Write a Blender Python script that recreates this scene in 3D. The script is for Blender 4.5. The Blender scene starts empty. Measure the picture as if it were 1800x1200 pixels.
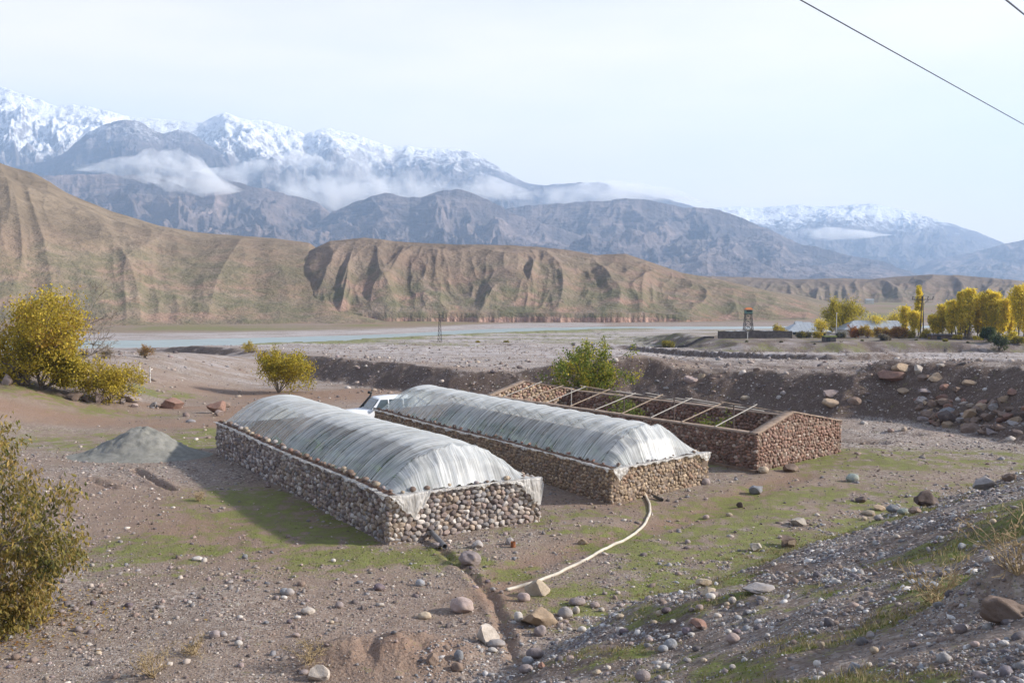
import bpy, math, random
import numpy as np
from mathutils import Vector, Matrix

sc = bpy.context.scene
COL = sc.collection
R = math.radians

# ------------------------------------------------------------------ camera, sky, sun, exposure
F_PX, CX, CY = 1750.0, 900.0, 600.0
HC = 8.0
PITCH = math.atan(95.0 / F_PX)
cam_d = bpy.data.cameras.new('camera')
cam = bpy.data.objects.new('camera', cam_d)
COL.objects.link(cam)
cam.location = (0, 0, HC)
cam.rotation_euler = (math.pi / 2 - PITCH, 0, 0)
cam_d.sensor_width = 36.0
cam_d.lens = 36.0 * F_PX / 1800.0
cam_d.clip_start = 0.1
cam_d.clip_end = 60000
sc.camera = cam

SUN_EL, SUN_AZ = R(27), R(92)          # azimuth clockwise from +Y (the view direction)
world = bpy.data.worlds.new('World')
sc.world = world
world.use_nodes = True
wn, wl = world.node_tree.nodes, world.node_tree.links
wn.clear()
w_out = wn.new('ShaderNodeOutputWorld')
w_bg = wn.new('ShaderNodeBackground')
w_sky = wn.new('ShaderNodeTexSky')
w_sky.sky_type = 'NISHITA'
w_sky.sun_disc = False
w_sky.sun_elevation = SUN_EL
w_sky.sun_rotation = SUN_AZ
w_sky.altitude = 1500
w_tc = wn.new('ShaderNodeTexCoord')
w_map = wn.new('ShaderNodeMapping')
w_map.inputs['Scale'].default_value = (1.6, 1.6, 7.0)
w_noise = wn.new('ShaderNodeTexNoise')
w_noise.inputs['Scale'].default_value = 1.5
w_noise.inputs['Detail'].default_value = 7
w_noise.inputs['Roughness'].default_value = 0.55
w_sep = wn.new('ShaderNodeSeparateXYZ')
w_el = wn.new('ShaderNodeMapRange')       # thin cloud thickest low over the mountains
w_el.inputs[1].default_value = 0.22; w_el.inputs[2].default_value = 0.45
w_el.inputs[3].default_value = 0.95; w_el.inputs[4].default_value = 0.22
w_nr = wn.new('ShaderNodeMapRange')
w_nr.inputs[1].default_value = 0.32; w_nr.inputs[2].default_value = 0.68
w_nr.inputs[3].default_value = 0.78; w_nr.inputs[4].default_value = 1.08
w_mul = wn.new('ShaderNodeMath'); w_mul.operation = 'MULTIPLY'; w_mul.use_clamp = True
w_mix = wn.new('ShaderNodeMix'); w_mix.data_type = 'RGBA'
w_mix.inputs[7].default_value = (8.5, 7.2, 5.75, 1)
wl.new(w_tc.outputs['Generated'], w_map.inputs['Vector'])
wl.new(w_map.outputs['Vector'], w_noise.inputs['Vector'])
wl.new(w_tc.outputs['Generated'], w_sep.inputs['Vector'])
wl.new(w_sep.outputs['Z'], w_el.inputs[0])
wl.new(w_noise.outputs['Fac'], w_nr.inputs[0])
wl.new(w_el.outputs[0], w_mul.inputs[0]); wl.new(w_nr.outputs[0], w_mul.inputs[1])
wl.new(w_mul.outputs[0], w_mix.inputs[0])
wl.new(w_sky.outputs[0], w_mix.inputs[6])
wl.new(w_mix.outputs[2], w_bg.inputs['Color'])
w_bg.inputs['Strength'].default_value = 0.075
wl.new(w_bg.outputs[0], w_out.inputs['Surface'])

sun_d = bpy.data.lights.new('sun', 'SUN')
sun_d.energy = 3.9
sun_d.angle = R(2.8)
sun_d.color = (1.0, 0.93, 0.84)
sun = bpy.data.objects.new('sun', sun_d)
COL.objects.link(sun)
sdir = Vector((math.sin(SUN_AZ) * math.cos(SUN_EL), math.cos(SUN_AZ) * math.cos(SUN_EL), math.sin(SUN_EL)))
sun.rotation_euler = sdir.to_track_quat('Z', 'Y').to_euler()
sun.location = (60, 0, 60)

vs = sc.view_settings
vs.view_transform = 'Standard'
vs.look = 'None'
vs.gamma = 1
vs.use_curve_mapping = False
vs.exposure = 1.36
cy = sc.cycles
cy.max_bounces = 8
cy.diffuse_bounces = 3
cy.glossy_bounces = 2
cy.transmission_bounces = 4
cy.transparent_max_bounces = 24
cy.volume_bounces = 3
cy.use_denoising = True
cy.sample_clamp_indirect = 6

# ------------------------------------------------------------------ numpy helpers
def _h(ix, iy, seed):
    n = (ix.astype(np.int64) * 374761393 + iy.astype(np.int64) * 668265263 + seed * 974634777) & 0xffffffff
    n = ((n ^ (n >> 13)) * 1274126177) & 0xffffffff
    n = n ^ (n >> 16)
    return n

_GA = np.linspace(0, 2 * np.pi, 64, endpoint=False)
_GX, _GY = np.cos(_GA), np.sin(_GA)

def pnoise(x, y, seed=0):
    x = np.asarray(x, float); y = np.asarray(y, float)
    ix = np.floor(x); iy = np.floor(y)
    fx = x - ix; fy = y - iy
    u = fx * fx * fx * (fx * (fx * 6 - 15) + 10); v = fy * fy * fy * (fy * (fy * 6 - 15) + 10)
    def g(dx, dy):
        h = (_h(ix + dx, iy + dy, seed) & 63).astype(int)
        return _GX[h] * (fx - dx) + _GY[h] * (fy - dy)
    a = g(0, 0); b = g(1, 0); c = g(0, 1); d = g(1, 1)
    return 1.45 * ((a + u * (b - a)) * (1 - v) + (c + u * (d - c)) * v)

def fbm(x, y, o=4, seed=0, gain=0.5):
    s = 0; a = 1.0; t = 0
    for i in range(o):
        s = s + a * pnoise(x, y, seed + i * 17); t += a
        x = x * 2.03 + 11.3; y = y * 2.03 - 7.7; a *= gain
    return s / t

def ridged(x, y, o=4, seed=0, gain=0.5):
    s = 0; a = 1.0; t = 0
    for i in range(o):
        n = 1 - np.abs(pnoise(x, y, seed + i * 31))
        s = s + a * n * n; t += a
        x = x * 2.07 + 5.1; y = y * 2.07 + 3.3; a *= gain
    return s / t

def S(t):
    t = np.clip(t, 0, 1)
    return t * t * (3 - 2 * t)

def px_dir(px, py):
    a = (px - CX) / F_PX; c = -(py - CY) / F_PX
    return np.array([a, math.cos(PITCH) + c * math.sin(PITCH), -math.sin(PITCH) + c * math.cos(PITCH)])

def at_z(px, py, z=0.0):
    d = px_dir(px, py); t = (z - HC) / d[2]
    return np.array([d[0] * t, d[1] * t, z])

def at_y(px, py, Y):
    d = px_dir(px, py); t = Y / d[1]
    return np.array([d[0] * t, Y, HC + d[2] * t])

def poly_dist(x, y, pts, vals=None):
    """distance to an open polyline, sign (+ to the right of its run), value carried along it"""
    best = np.full(np.shape(x), 1e18); sg = np.zeros(np.shape(x)); val = np.zeros(np.shape(x))
    n = len(pts)
    for i in range(n - 1):
        ax, ay = pts[i]; bx, by = pts[i + 1]
        dx, dy = bx - ax, by - ay
        t = ((x - ax) * dx + (y - ay) * dy) / (dx * dx + dy * dy)
        tc = np.clip(t, 0, 1)
        qx = ax + tc * dx; qy = ay + tc * dy
        d2 = (x - qx) ** 2 + (y - qy) ** 2
        cr = dx * (y - ay) - dy * (x - ax)
        m = d2 < best
        best = np.where(m, d2, best); sg = np.where(m, -np.sign(cr), sg)
        if vals is not None:
            val = np.where(m, vals[i] + (vals[i + 1] - vals[i]) * tc, val)
    return np.sqrt(best), sg, val

# ------------------------------------------------------------------ mesh helpers
def np_mesh(name, V, Fs, smooth=False):
    me = bpy.data.meshes.new(name)
    V = np.ascontiguousarray(V, dtype=np.float32); Fs = np.ascontiguousarray(Fs, dtype=np.int32)
    n, k = Fs.shape
    me.vertices.add(len(V)); me.vertices.foreach_set('co', V.ravel())
    me.loops.add(n * k); me.loops.foreach_set('vertex_index', Fs.ravel())
    me.polygons.add(n)
    me.polygons.foreach_set('loop_start', np.arange(0, n * k, k, dtype=np.int32))
    me.polygons.foreach_set('loop_total', np.full(n, k, dtype=np.int32))
    me.polygons.foreach_set('use_smooth', np.full(n, bool(smooth)))
    me.update(calc_edges=True)
    return me

def add_attr(me, name, arr):
    arr = np.asarray(arr, dtype=np.float32)
    if arr.ndim == 1:
        a = me.attributes.new(name, 'FLOAT', 'POINT'); a.data.foreach_set('value', arr)
    else:
        if arr.shape[1] == 3:
            arr = np.hstack([arr, np.ones((len(arr), 1), np.float32)])
        a = me.attributes.new(name, 'FLOAT_COLOR', 'POINT'); a.data.foreach_set('color', np.ascontiguousarray(arr).ravel())

def link(name, me, m=None, parent=None, loc=None):
    o = bpy.data.objects.new(name, me)
    if m is not None: me.materials.append(m)
    COL.objects.link(o)
    if parent is not None: o.parent = parent
    if loc is not None: o.location = loc
    return o

def empty(name, loc=(0, 0, 0), rz=0):
    o = bpy.data.objects.new(name, None)
    COL.objects.link(o)
    o.location = [float(v) for v in loc]; o.rotation_euler = (0, 0, rz)
    return o

def tag(o, label=None, cat=None, group=None, kind=None):
    if label: o['label'] = label
    if cat: o['category'] = cat
    if group: o['group'] = group
    if kind: o['kind'] = kind
    return o

def tri(Fq):
    Fq = np.asarray(Fq, int)
    if Fq.shape[1] == 3: return Fq
    return np.vstack([Fq[:, [0, 1, 2]], Fq[:, [0, 2, 3]]])

def grid_faces(nr, nc):
    i = np.arange(nr - 1)[:, None] * nc + np.arange(nc - 1)[None, :]
    i = i.ravel()
    return np.stack([i, i + 1, i + nc + 1, i + nc], 1)

class MB:
    """collects shapes, builds ONE mesh object"""
    def __init__(s): s.V = []; s.F = []; s.n = 0; s.C = []
    def add(s, V, Fq, col=None):
        V = np.asarray(V, float)
        s.V.append(V); s.F.append(tri(Fq) + s.n); s.n += len(V)
        s.C.append(np.tile(np.asarray(col if col is not None else (1, 1, 1), float), (len(V), 1)))
        return s
    def box(s, c, size, M=None, taper=None, col=None):
        hx, hy, hz = [v / 2 for v in size]
        V = np.array([[x, y, z] for z in (-hz, hz) for y in (-hy, hy) for x in (-hx, hx)])
        if taper is not None: V[4:, 0] *= taper[0]; V[4:, 1] *= taper[1]
        if M is not None: V = V @ np.array(M).T
        V = V + np.asarray(c)
        return s.add(V, [[0, 2, 3, 1], [4, 5, 7, 6], [0, 1, 5, 4], [2, 6, 7, 3], [0, 4, 6, 2], [1, 3, 7, 5]], col)
    def tube(s, P, r, n=6, caps=True, col=None):
        P = np.asarray(P, float); m = len(P)
        r = np.full(m, r) if np.isscalar(r) else np.asarray(r, float)
        T = np.gradient(P, axis=0); T /= np.linalg.norm(T, axis=1)[:, None] + 1e-12
        ref = np.array([0, 0, 1.0]) if abs(T[0][2]) < 0.9 else np.array([1.0, 0, 0])
        A = np.cross(T, ref); A /= np.linalg.norm(A, axis=1)[:, None] + 1e-12
        B = np.cross(T, A)
        a = np.arange(n) * 2 * np.pi / n
        V = P[:, None, :] + r[:, None, None] * (np.cos(a)[None, :, None] * A[:, None, :] + np.sin(a)[None, :, None] * B[:, None, :])
        V = V.reshape(-1, 3)
        Fq = []
        for i in range(m - 1):
            for j in range(n):
                Fq.append([i * n + j, i * n + (j + 1) % n, (i + 1) * n + (j + 1) % n, (i + 1) * n + j])
        Fq = tri(Fq)
        if caps:
            c0 = len(V); V = np.vstack([V, P[0], P[-1]])
            ex = [[c0, (j + 1) % n, j] for j in range(n)] + [[c0 + 1, (m - 1) * n + j, (m - 1) * n + (j + 1) % n] for j in range(n)]
            Fq = np.vstack([Fq, ex])
        return s.add(V, Fq, col)
    def prism(s, prof, y0, y1, sx=1.0, col=None):
        """profile in x-z extruded along y"""
        P = np.asarray(prof, float); n = len(P)
        V = np.vstack([np.column_stack([P[:, 0], np.full(n, y0), P[:, 1]]), np.column_stack([P[:, 0] * sx, np.full(n, y1), P[:, 1]])])
        Fq = [[i, (i + 1) % n, n + (i + 1) % n, n + i] for i in range(n)]
        Fq = tri(Fq)
        ft = [[0, i + 1, i] for i in range(1, n - 1)] + [[n, n + i, n + i + 1] for i in range(1, n - 1)]
        return s.add(V, np.vstack([Fq, ft]), col)
    def grid(s, G, col=None):
        nr, nc = G.shape[:2]
        return s.add(G.reshape(-1, 3), grid_faces(nr, nc), col)
    def build(s, name, m, parent=None, smooth=False, color=False, loc=None):
        me = np_mesh(name, np.vstack(s.V), np.vstack(s.F), smooth)
        if color: add_attr(me, 'Col', np.vstack(s.C))
        return link(name, me, m, parent, loc)

def ico(sub):
    import bmesh
    bm = bmesh.new(); bmesh.ops.create_icosphere(bm, subdivisions=sub, radius=1.0)
    V = np.array([v.co[:] for v in bm.verts]); Fq = np.array([[v.index for v in f.verts] for f in bm.faces])
    bm.free(); return V, Fq
ICO = {k: ico(k) for k in (1, 2, 3, 4)}

def stone_geo(rng, size, ang=0.4, sub=2, lump=0.12, flat_bottom=False):
    """a cobble (ang near 0) or a broken boulder (ang near 1); size = full width, depth, height"""
    V, Fq = ICO[sub]; V = V.copy()
    for _ in range(int(2 + 12 * ang)):
        n = rng.normal(size=3); n /= np.linalg.norm(n)
        c = rng.uniform(0.42, 0.80) if ang > 0.45 else rng.uniform(.6, .9) if ang > .3 else rng.uniform(0.8, 0.95)
        d = V @ n; V -= np.where(d > c, d - c, 0)[:, None] * n[None, :]
    f = rng.uniform(0, 50, 3)
    V *= (1 + lump * fbm(V[:, 0] * 1.3 + f[0] + V[:, 2], V[:, 1] * 1.3 + f[1] - V[:, 2] * .7, 2, 3))[:, None]
    V /= (V.max(0) - V.min(0))
    V *= np.asarray(size)
    return V, Fq

def rot_z(a):
    c, s_ = math.cos(a), math.sin(a); return np.array([[c, -s_, 0], [s_, c, 0], [0, 0, 1.0]])
def rot_x(a):
    c, s_ = math.cos(a), math.sin(a); return np.array([[1.0, 0, 0], [0, c, -s_], [0, s_, c]])
def rot_y(a):
    c, s_ = math.cos(a), math.sin(a); return np.array([[c, 0, s_], [0, 1.0, 0], [-s_, 0, c]])

# ------------------------------------------------------------------ material helpers
def new_mat(name):
    m = bpy.data.materials.new(name); m.use_nodes = True
    nt = m.node_tree; nt.nodes.clear()
    out = nt.nodes.new('ShaderNodeOutputMaterial')
    return m, nt, out
class NT:
    def __init__(s, nt): s.nt = nt
    def n(s, t, **kw):
        x = s.nt.nodes.new(t)
        for k, v in kw.items(): setattr(x, k, v)
        return x
    def l(s, a, b): s.nt.links.new(a, b)
    def pos(s):
        return s.n('ShaderNodeNewGeometry').outputs['Position']
    def obj(s): return s.n('ShaderNodeTexCoord').outputs['Object']
    def mapv(s, v, scale=(1, 1, 1), rot=(0, 0, 0)):
        m = s.n('ShaderNodeMapping'); m.inputs['Scale'].default_value = scale; m.inputs['Rotation'].default_value = rot
        s.l(v, m.inputs['Vector']); return m.outputs[0]
    def noise(s, v, scale, detail=4, rough=0.55, dist=0.0):
        x = s.n('ShaderNodeTexNoise'); x.inputs['Scale'].default_value = scale; x.inputs['Detail'].default_value = detail
        x.inputs['Roughness'].default_value = rough; x.inputs['Distortion'].default_value = dist
        if v is not None: s.l(v, x.inputs['Vector'])
        return x.outputs['Fac']
    def vor(s, v, scale, feature='F1', rnd=1.0):
        x = s.n('ShaderNodeTexVoronoi', feature=feature); x.inputs['Scale'].default_value = scale
        x.inputs['Randomness'].default_value = rnd
        s.l(v, x.inputs['Vector']); return x
    def rng(s, v, a, b, c=0.0, d=1.0, smooth=False):
        x = s.n('ShaderNodeMapRange'); 
        if smooth: x.interpolation_type = 'SMOOTHSTEP'
        s.l(v, x.inputs[0])
        for i, q in enumerate((a, b, c, d)): x.inputs[i + 1].default_value = q
        return x.outputs[0]
    def math(s, op, a, b=None, clamp=False):
        x = s.n('ShaderNodeMath', operation=op); x.use_clamp = clamp
        for i, q in enumerate((a, b)):
            if q is None: continue
            if isinstance(q, (int, float)): x.inputs[i].default_value = q
            else: s.l(q, x.inputs[i])
        return x.outputs[0]
    def mix(s, f, a, b, blend='MIX'):
        x = s.n('ShaderNodeMix', data_type='RGBA', blend_type=blend)
        for i, q in ((0, f), (6, a), (7, b)):
            if isinstance(q, (int, float)): x.inputs[i].default_value = q
            elif isinstance(q, tuple): x.inputs[i].default_value = (*q[:3], 1)
            else: s.l(q, x.inputs[i])
        return x.outputs[2]
    def ramp(s, f, stops, interp='LINEAR'):
        x = s.n('ShaderNodeValToRGB'); cr = x.color_ramp; cr.interpolation = interp
        while len(cr.elements) < len(stops): cr.elements.new(0.5)
        for e, (p, c) in zip(cr.elements, stops): e.position = p; e.color = (*c, 1)
        s.l(f, x.inputs[0]); return x.outputs[0]
    def attr(s, name, out='Fac'):
        x = s.n('ShaderNodeAttribute'); x.attribute_name = name; return x.outputs[out]
    def bump(s, h, strength=0.5, dist=0.05, normal=None):
        x = s.n('ShaderNodeBump'); x.inputs['Strength'].default_value = strength; x.inputs['Distance'].default_value = dist
        s.l(h, x.inputs['Height'])
        if normal is not None: s.l(normal, x.inputs['Normal'])
        return x.outputs[0]
    def bsdf(s, col, rough=0.9, normal=None, spec=0.2, metal=0.0):
        x = s.n('ShaderNodeBsdfPrincipled')
        if isinstance(col, tuple): x.inputs['Base Color'].default_value = (*col[:3], 1)
        else: s.l(col, x.inputs['Base Color'])
        if isinstance(rough, (int, float)): x.inputs['Roughness'].default_value = rough
        else: s.l(rough, x.inputs['Roughness'])
        x.inputs['Specular IOR Level'].default_value = spec
        x.inputs['Metallic'].default_value = metal
        if normal is not None: s.l(normal, x.inputs['Normal'])
        return x

_mats = {}
def plain(name, col, rough=0.6, spec=0.3, metal=0.0, var=0.25, scale=6.0, bump=0.0):
    """a painted / worn surface: colour mottled by noise"""
    if name in _mats: return _mats[name]
    m, nt, out = new_mat(name); k = NT(nt)
    v = k.obj()
    f = k.noise(v, scale, 5)
    c = k.mix(k.rng(f, 0.3, 0.7), tuple(x * (1 - var) for x in col), tuple(min(1, x * (1 + var)) for x in col))
    nrm = k.bump(f, bump, 0.02) if bump else None
    b = k.bsdf(c, rough, nrm, spec, metal)
    k.l(b.outputs[0], out.inputs['Surface'])
    _mats[name] = m; return m

def rock_mat(name, col):
    if name in _mats: return _mats[name]
    m, nt, out = new_mat(name); k = NT(nt)
    v = k.obj(); oi = k.n('ShaderNodeObjectInfo').outputs['Random']
    f1 = k.noise(v, 5, 6, 0.65); f2 = k.noise(v, 38, 3, 0.6)
    c = k.mix(k.rng(f1, 0.3, 0.7), tuple(x * 0.72 for x in col), tuple(x * 1.25 for x in col))
    f3 = k.noise(v, 2.1, 4, .7)
    c = k.mix(k.rng(f2, 0.52, 0.72, 0, 0.6), c, tuple(x * 0.5 for x in col))
    c = k.mix(k.rng(f3, .50, .66, 0, .55), c, (.21, .165, .13))
    hs = k.n('ShaderNodeHueSaturation'); k.l(k.rng(oi, 0, 1, 0.8, 1.2), hs.inputs['Value']); k.l(c, hs.inputs['Color'])
    nrm = k.bump(f1, 0.6, 0.05, k.bump(f2, 0.5, 0.012))
    k.l(k.bsdf(hs.outputs[0], 0.85, nrm, 0.25).outputs[0], out.inputs['Surface'])
    _mats[name] = m; return m

def col_rock_mat(name, scale=9.0, amt=0.35, bumpd=0.02):
    """stones of one mesh, each with its own colour attribute"""
    if name in _mats: return _mats[name]
    m, nt, out = new_mat(name); k = NT(nt)
    v = k.pos(); c = k.attr('Col', 'Color')
    f1 = k.noise(v, scale, 4, 0.6); f2 = k.noise(v, scale * 7, 2)
    val = k.math('MULTIPLY', k.rng(f1, 0.3, 0.7, 1 - amt, 1 + amt), k.rng(f2, 0.35, 0.7, 0.85, 1.15))
    hs = k.n('ShaderNodeHueSaturation'); k.l(val, hs.inputs['Value']); k.l(c, hs.inputs['Color'])
    k.l(k.bsdf(hs.outputs[0], 0.85, k.bump(f1, 0.5, bumpd), 0.25).outputs[0], out.inputs['Surface'])
    _mats[name] = m; return m

# ------------------------------------------------------------------ terrain
def w2(px, py, z=0.0):
    p = at_z(px, py, z); return (p[0], p[1])

LEVEE = [(130, 34), (60, 44), (40, 47.5), (26.2, 51), (25.8, 60.5), (24, 64), (21, 65), (16.5, 72), (9.1, 79.5), (0, 81), (-6.6, 84), (-14, 96), (-26, 115), (-40, 142), (-56, 172), (-72, 206), (-130, 270), (-300, 330)]
LEV_H = [4.0, 3.4, 3.0, 2.8, 2.8, 2.6, 2.4, 2.3, 2.4, 2.0, 2.0, 2.2, 2.2, 2.2, 2.0, 1.5, 0.4, 0.0]
BANK = [(90, 99), (45, 63), (20.3, 41.4), (6.3, 28.6), (0.6, 22.6), (-2.5, 18.0), (-6, 15.5), (-12, 15.0), (-20, 18), (-40, 28), (-90, 44)]
RIV = np.array([(-600, 300), (-400, 310), (-250, 326), (-155, 336), (-121, 347), (-100, 364), (-76, 387), (-47, 410), (-25, 436), (0, 462), (42, 486), (99, 493), (171, 500), (400, 530), (900, 640)], float)
RIV_W = np.array([34, 34, 36, 38, 36, 30, 23, 20, 25, 25, 18, 15, 12, 10, 10], float)
WATER = -12.0
FURROWS = [([w2(775, 968), w2(830, 1010), w2(868, 1048), w2(884, 1100), w2(905, 1165)], 0.13, 0.10),
           ([w2(236, 825), w2(268, 843), w2(304, 862)], 0.15, 0.17),
           ([w2(160, 842), w2(198, 858)], 0.18, 0.12),
           ([w2(1480, 772), w2(1540, 776)], 0.5, 0.30),
           ([w2(1535, 752), w2(1600, 757)], 0.6, 0.30)]
TRAIL = [w2(1400, 835), w2(1330, 862), w2(1240, 902), w2(1100, 938), w2(960, 977), w2(900, 1006), w2(868, 1048)]
RIGHT_MOUNDS = [(29, 69, 6, 5, 1.0), (21, 75, 3.5, 4, 0.5), (9.5, 86, 6, 3.5, 1.1), (40, 64, 8, 6, 1.0), (33, 60, 5, 4, .5), (52, 60, 9, 6, 1.2)]

def Zg(x, y, full=False):
    x = np.asarray(x, float); y = np.asarray(y, float)
    base = -0.035 * np.clip(y - 50, 0, 330)
    ramp = np.sqrt((0.035 * np.clip(y - 46, 0, 400)) ** 2 + .01) - .1
    base = -np.minimum(ramp, 11.2)
    rise = S((-x - 24) / 17) * 3.0 * S((y - 44) / 14) * (1 - S((y - 105) / 70))
    base = base + rise
    # gravel plain beyond the levee
    ld, sg, lh = poly_dist(x, y, LEVEE, LEV_H)
    d = ld * sg
    d = d + 0.9 * fbm(x / 5, y / 5, 3, 5) + 0.35 * ridged(x / 2.2, y / 2.2, 2, 8)
    wid = 1.7 * lh + 0.6
    hp = S(d / wid) * 0.35 + 0.65 * np.clip(d / wid, 0, 1)
    plat = np.maximum(0.75 - 0.0445 * (y - 86) * np.where(y > 86, 1, .25), -11.0)
    yb = -0.035 * np.clip(y - 50, 0, 330)
    plat = np.maximum(np.where(y < 240, np.maximum(plat, yb + lh * (1 - S((d - 25) / 60))), plat), -11)
    for cx, cyy, sx, sy, a in RIGHT_MOUNDS:
        plat = plat + a * np.exp(-((x - cx) / sx) ** 2 - ((y - cyy) / sy) ** 2)
    nearlev = np.exp(-np.clip(d, 0, 80) / 9.0)
    plat = plat + nearlev * (.35 + .65 * S((x + 5) / 20)) * (0.9 * fbm(x / 6, y / 6, 4, 21) + 0.35 * fbm(x / 1.7, y / 1.7, 3, 22))
    # braided scarps in the gravel, steps that face the camera
    bn = fbm(x / 55 + 3, y / 13, 4, 31)
    q = bn * 7.0; fl = np.floor(q)
    st = fl + S((q - fl - 0.42) / 0.16)
    plat = plat + S((d - 8) / 15) * 0.45 * (st - q)
    l1 = y - (204 - 55 * S((x - 21) / 28) + 3 * fbm(x / 12, x * 0 + 2, 2, 3))
    plat = plat - 1.3 * S((x - 15) / 20) * S((y - 95) / 45) * (1 - S((y - 300) / 60)) - .9 * S((-x - 25) / 40) * S((y - 190) / 40)
    plat = plat + 1.3 * S(l1 / (2.6 + 1.6 * fbm(x / 6, y / 6, 2, 14))) * np.exp(-np.clip(l1, 0, 300) / 28) * S((x - 16) / 8) * (1 - S((x - 58) / 8)) 
    l3 = y - (132 + 5 * fbm(x / 14, x * 0 + 8, 2, 4))
    plat = plat + 1.0 * S(l3 / 1.4) * np.exp(-np.clip(l3, 0, 300) / 18) * S((x - 50) / 6)
    l2 = y - (232 + 12 * fbm(x / 40, x * 0 + 5, 3, 6))
    plat = plat + 1.5 * S(l2 / 2.5) * np.exp(-np.clip(l2, 0, 400) / 40) * .5 * S((x + 40) / 20) * (1 - S((x - 40) / 14))
    ter = S((y - 219 - 7 * fbm(x / 16, x * 0, 3, 9)) / 9.0) * S((x - 42 + 3 * fbm(y / 9, x / 9, 2, 2)) / 10)
    plat = plat * (1 - ter) + ter * np.maximum(-4.5 + .5 * fbm(x / 10, y / 10, 3, 11) - 0.02 * np.clip(y - 235, 0, 60) - 0.06 * np.clip(y - 300, 0, 400), -11)
    z = base * (1 - hp) + plat * hp
    # river
    yc = np.interp(x, RIV[:, 0], RIV[:, 1]) + 5 * fbm(x / 45, x * 0 + 1, 3, 41)
    hw = np.interp(x, RIV[:, 0], RIV_W)
    s_ = y - yc
    near = -s_ - hw; far = s_ - hw
    zn = np.where(near > 0, WATER + 0.25 * (1 - np.exp(-np.clip(near, 0, 999) / 3.)) + 0.02 * near.clip(0) + 0.0004 * near.clip(0) ** 2, WATER + np.clip(near * .12, -1.2, 0))
    zf = np.where(far > 0, WATER + np.minimum(0.018 * far, 0.9 + 0.5 * S((far - 60) / 60)), WATER + np.clip(far * .1, -1.2, 0))
    z = np.where(s_ > 0, zf, np.minimum(z, zn))
    # bar islands of scrub in the river plain
    isl = S((near - 7) / 4) * (1 - S((near - 26) / 8)) * S((x + 95) / 12) * (1 - S((x - 60) / 20))
    z = z + np.where(s_ < 0, isl * (0.55 + .3 * fbm(x / 8, y / 8, 3, 77)), 0)
    # the bank the camera stands on
    bd, bsg, _ = poly_dist(x, y, BANK)
    b = -bd * bsg
    b = b + 0.7 * fbm(x / 4.5, y / 4.5, 3, 51)
    h = 0.42 * np.clip(b, 0, 99)
    h = 6.35 - np.log1p(np.exp(np.clip((6.35 - h) * 2.2, -40, 40))) / 2.2
    toe = S(b / 3.0)
    h = h * toe
    near_n = 1 - S((y - 120) / 60)
    rough = 0.22 * fbm(x / 2.6, y / 2.6, 4, 61) * toe
    z = z + np.where(y < 100, h + rough, 0)
    z = z + near_n * (0.10 * fbm(x / 5, y / 5, 4, 71) + 0.035 * fbm(x / .8, y / .8, 3, 72))
    mx, my = w2(690, 1130, .3)
    z = z + 0.38 * np.exp(-(((x - mx) / 1.9) ** 2 + ((y - my) / 1.2) ** 2) ** 1.5) * (1 + .7 * fbm(x / .7, y / .7, 4, 99))
    mx, my = at_z(1775, 1050, 4.6)[:2]
    z = z + 0.45 * np.exp(-((x - mx) / .8) ** 2 - ((y - my) / 0.6) ** 2) * (1 + .5 * fbm(x / .5, y / .5, 3, 98))
    for pts, w, dep in FURROWS:
        dd, _, _ = poly_dist(x, y, pts)
        dd = dd + .16 * fbm(x * 1.9, y * 1.9, 3, 44)
        z = z - dep * np.exp(-(dd / w) ** 2) + .35 * dep * np.exp(-((dd - 2.1 * w) / w) ** 2)
    dd, _, _ = poly_dist(x, y, TRAIL)
    z = z - .07 * np.exp(-(dd / .7) ** 4)
    if full:
        return z, dict(d=d, hp=hp, b=b, s=s_, near=near, far=far, ter=ter, ld=ld, isl=isl)
    return z

_T = np.concatenate([np.geomspace(3, 60, 1500), np.geomspace(60.05, 900, 1800)])
def hit(px, py):
    """the point of the ground seen at a pixel of the photograph"""
    d = px_dir(px, py)
    P = _T[:, None] * d[None, :]
    z = Zg(P[:, 0], P[:, 1]); e = HC + P[:, 2] - z
    i = np.argmax(e < 0)
    if e[i] >= 0: return P[-1]
    if i == 0: return P[0]
    a = e[i - 1] / (e[i - 1] - e[i])
    p = P[i - 1] * (1 - a) + P[i] * a
    return np.array([p[0], p[1], float(Zg(np.array([p[0]]), np.array([p[1]]))[0])])
def gz(x, y): return float(Zg(np.array([float(x)]), np.array([float(y)]))[0])

def blob(x, y, px, py, rx, ry, rot=0.0, z=None):
    c = hit(px, py) if z is None else at_z(px, py, z)
    dx, dy = x - c[0], y - c[1]
    ca, sa = math.cos(rot), math.sin(rot)
    u = (dx * ca + dy * sa) / rx; v = (-dx * sa + dy * ca) / ry
    return np.exp(-(u * u + v * v))

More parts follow.
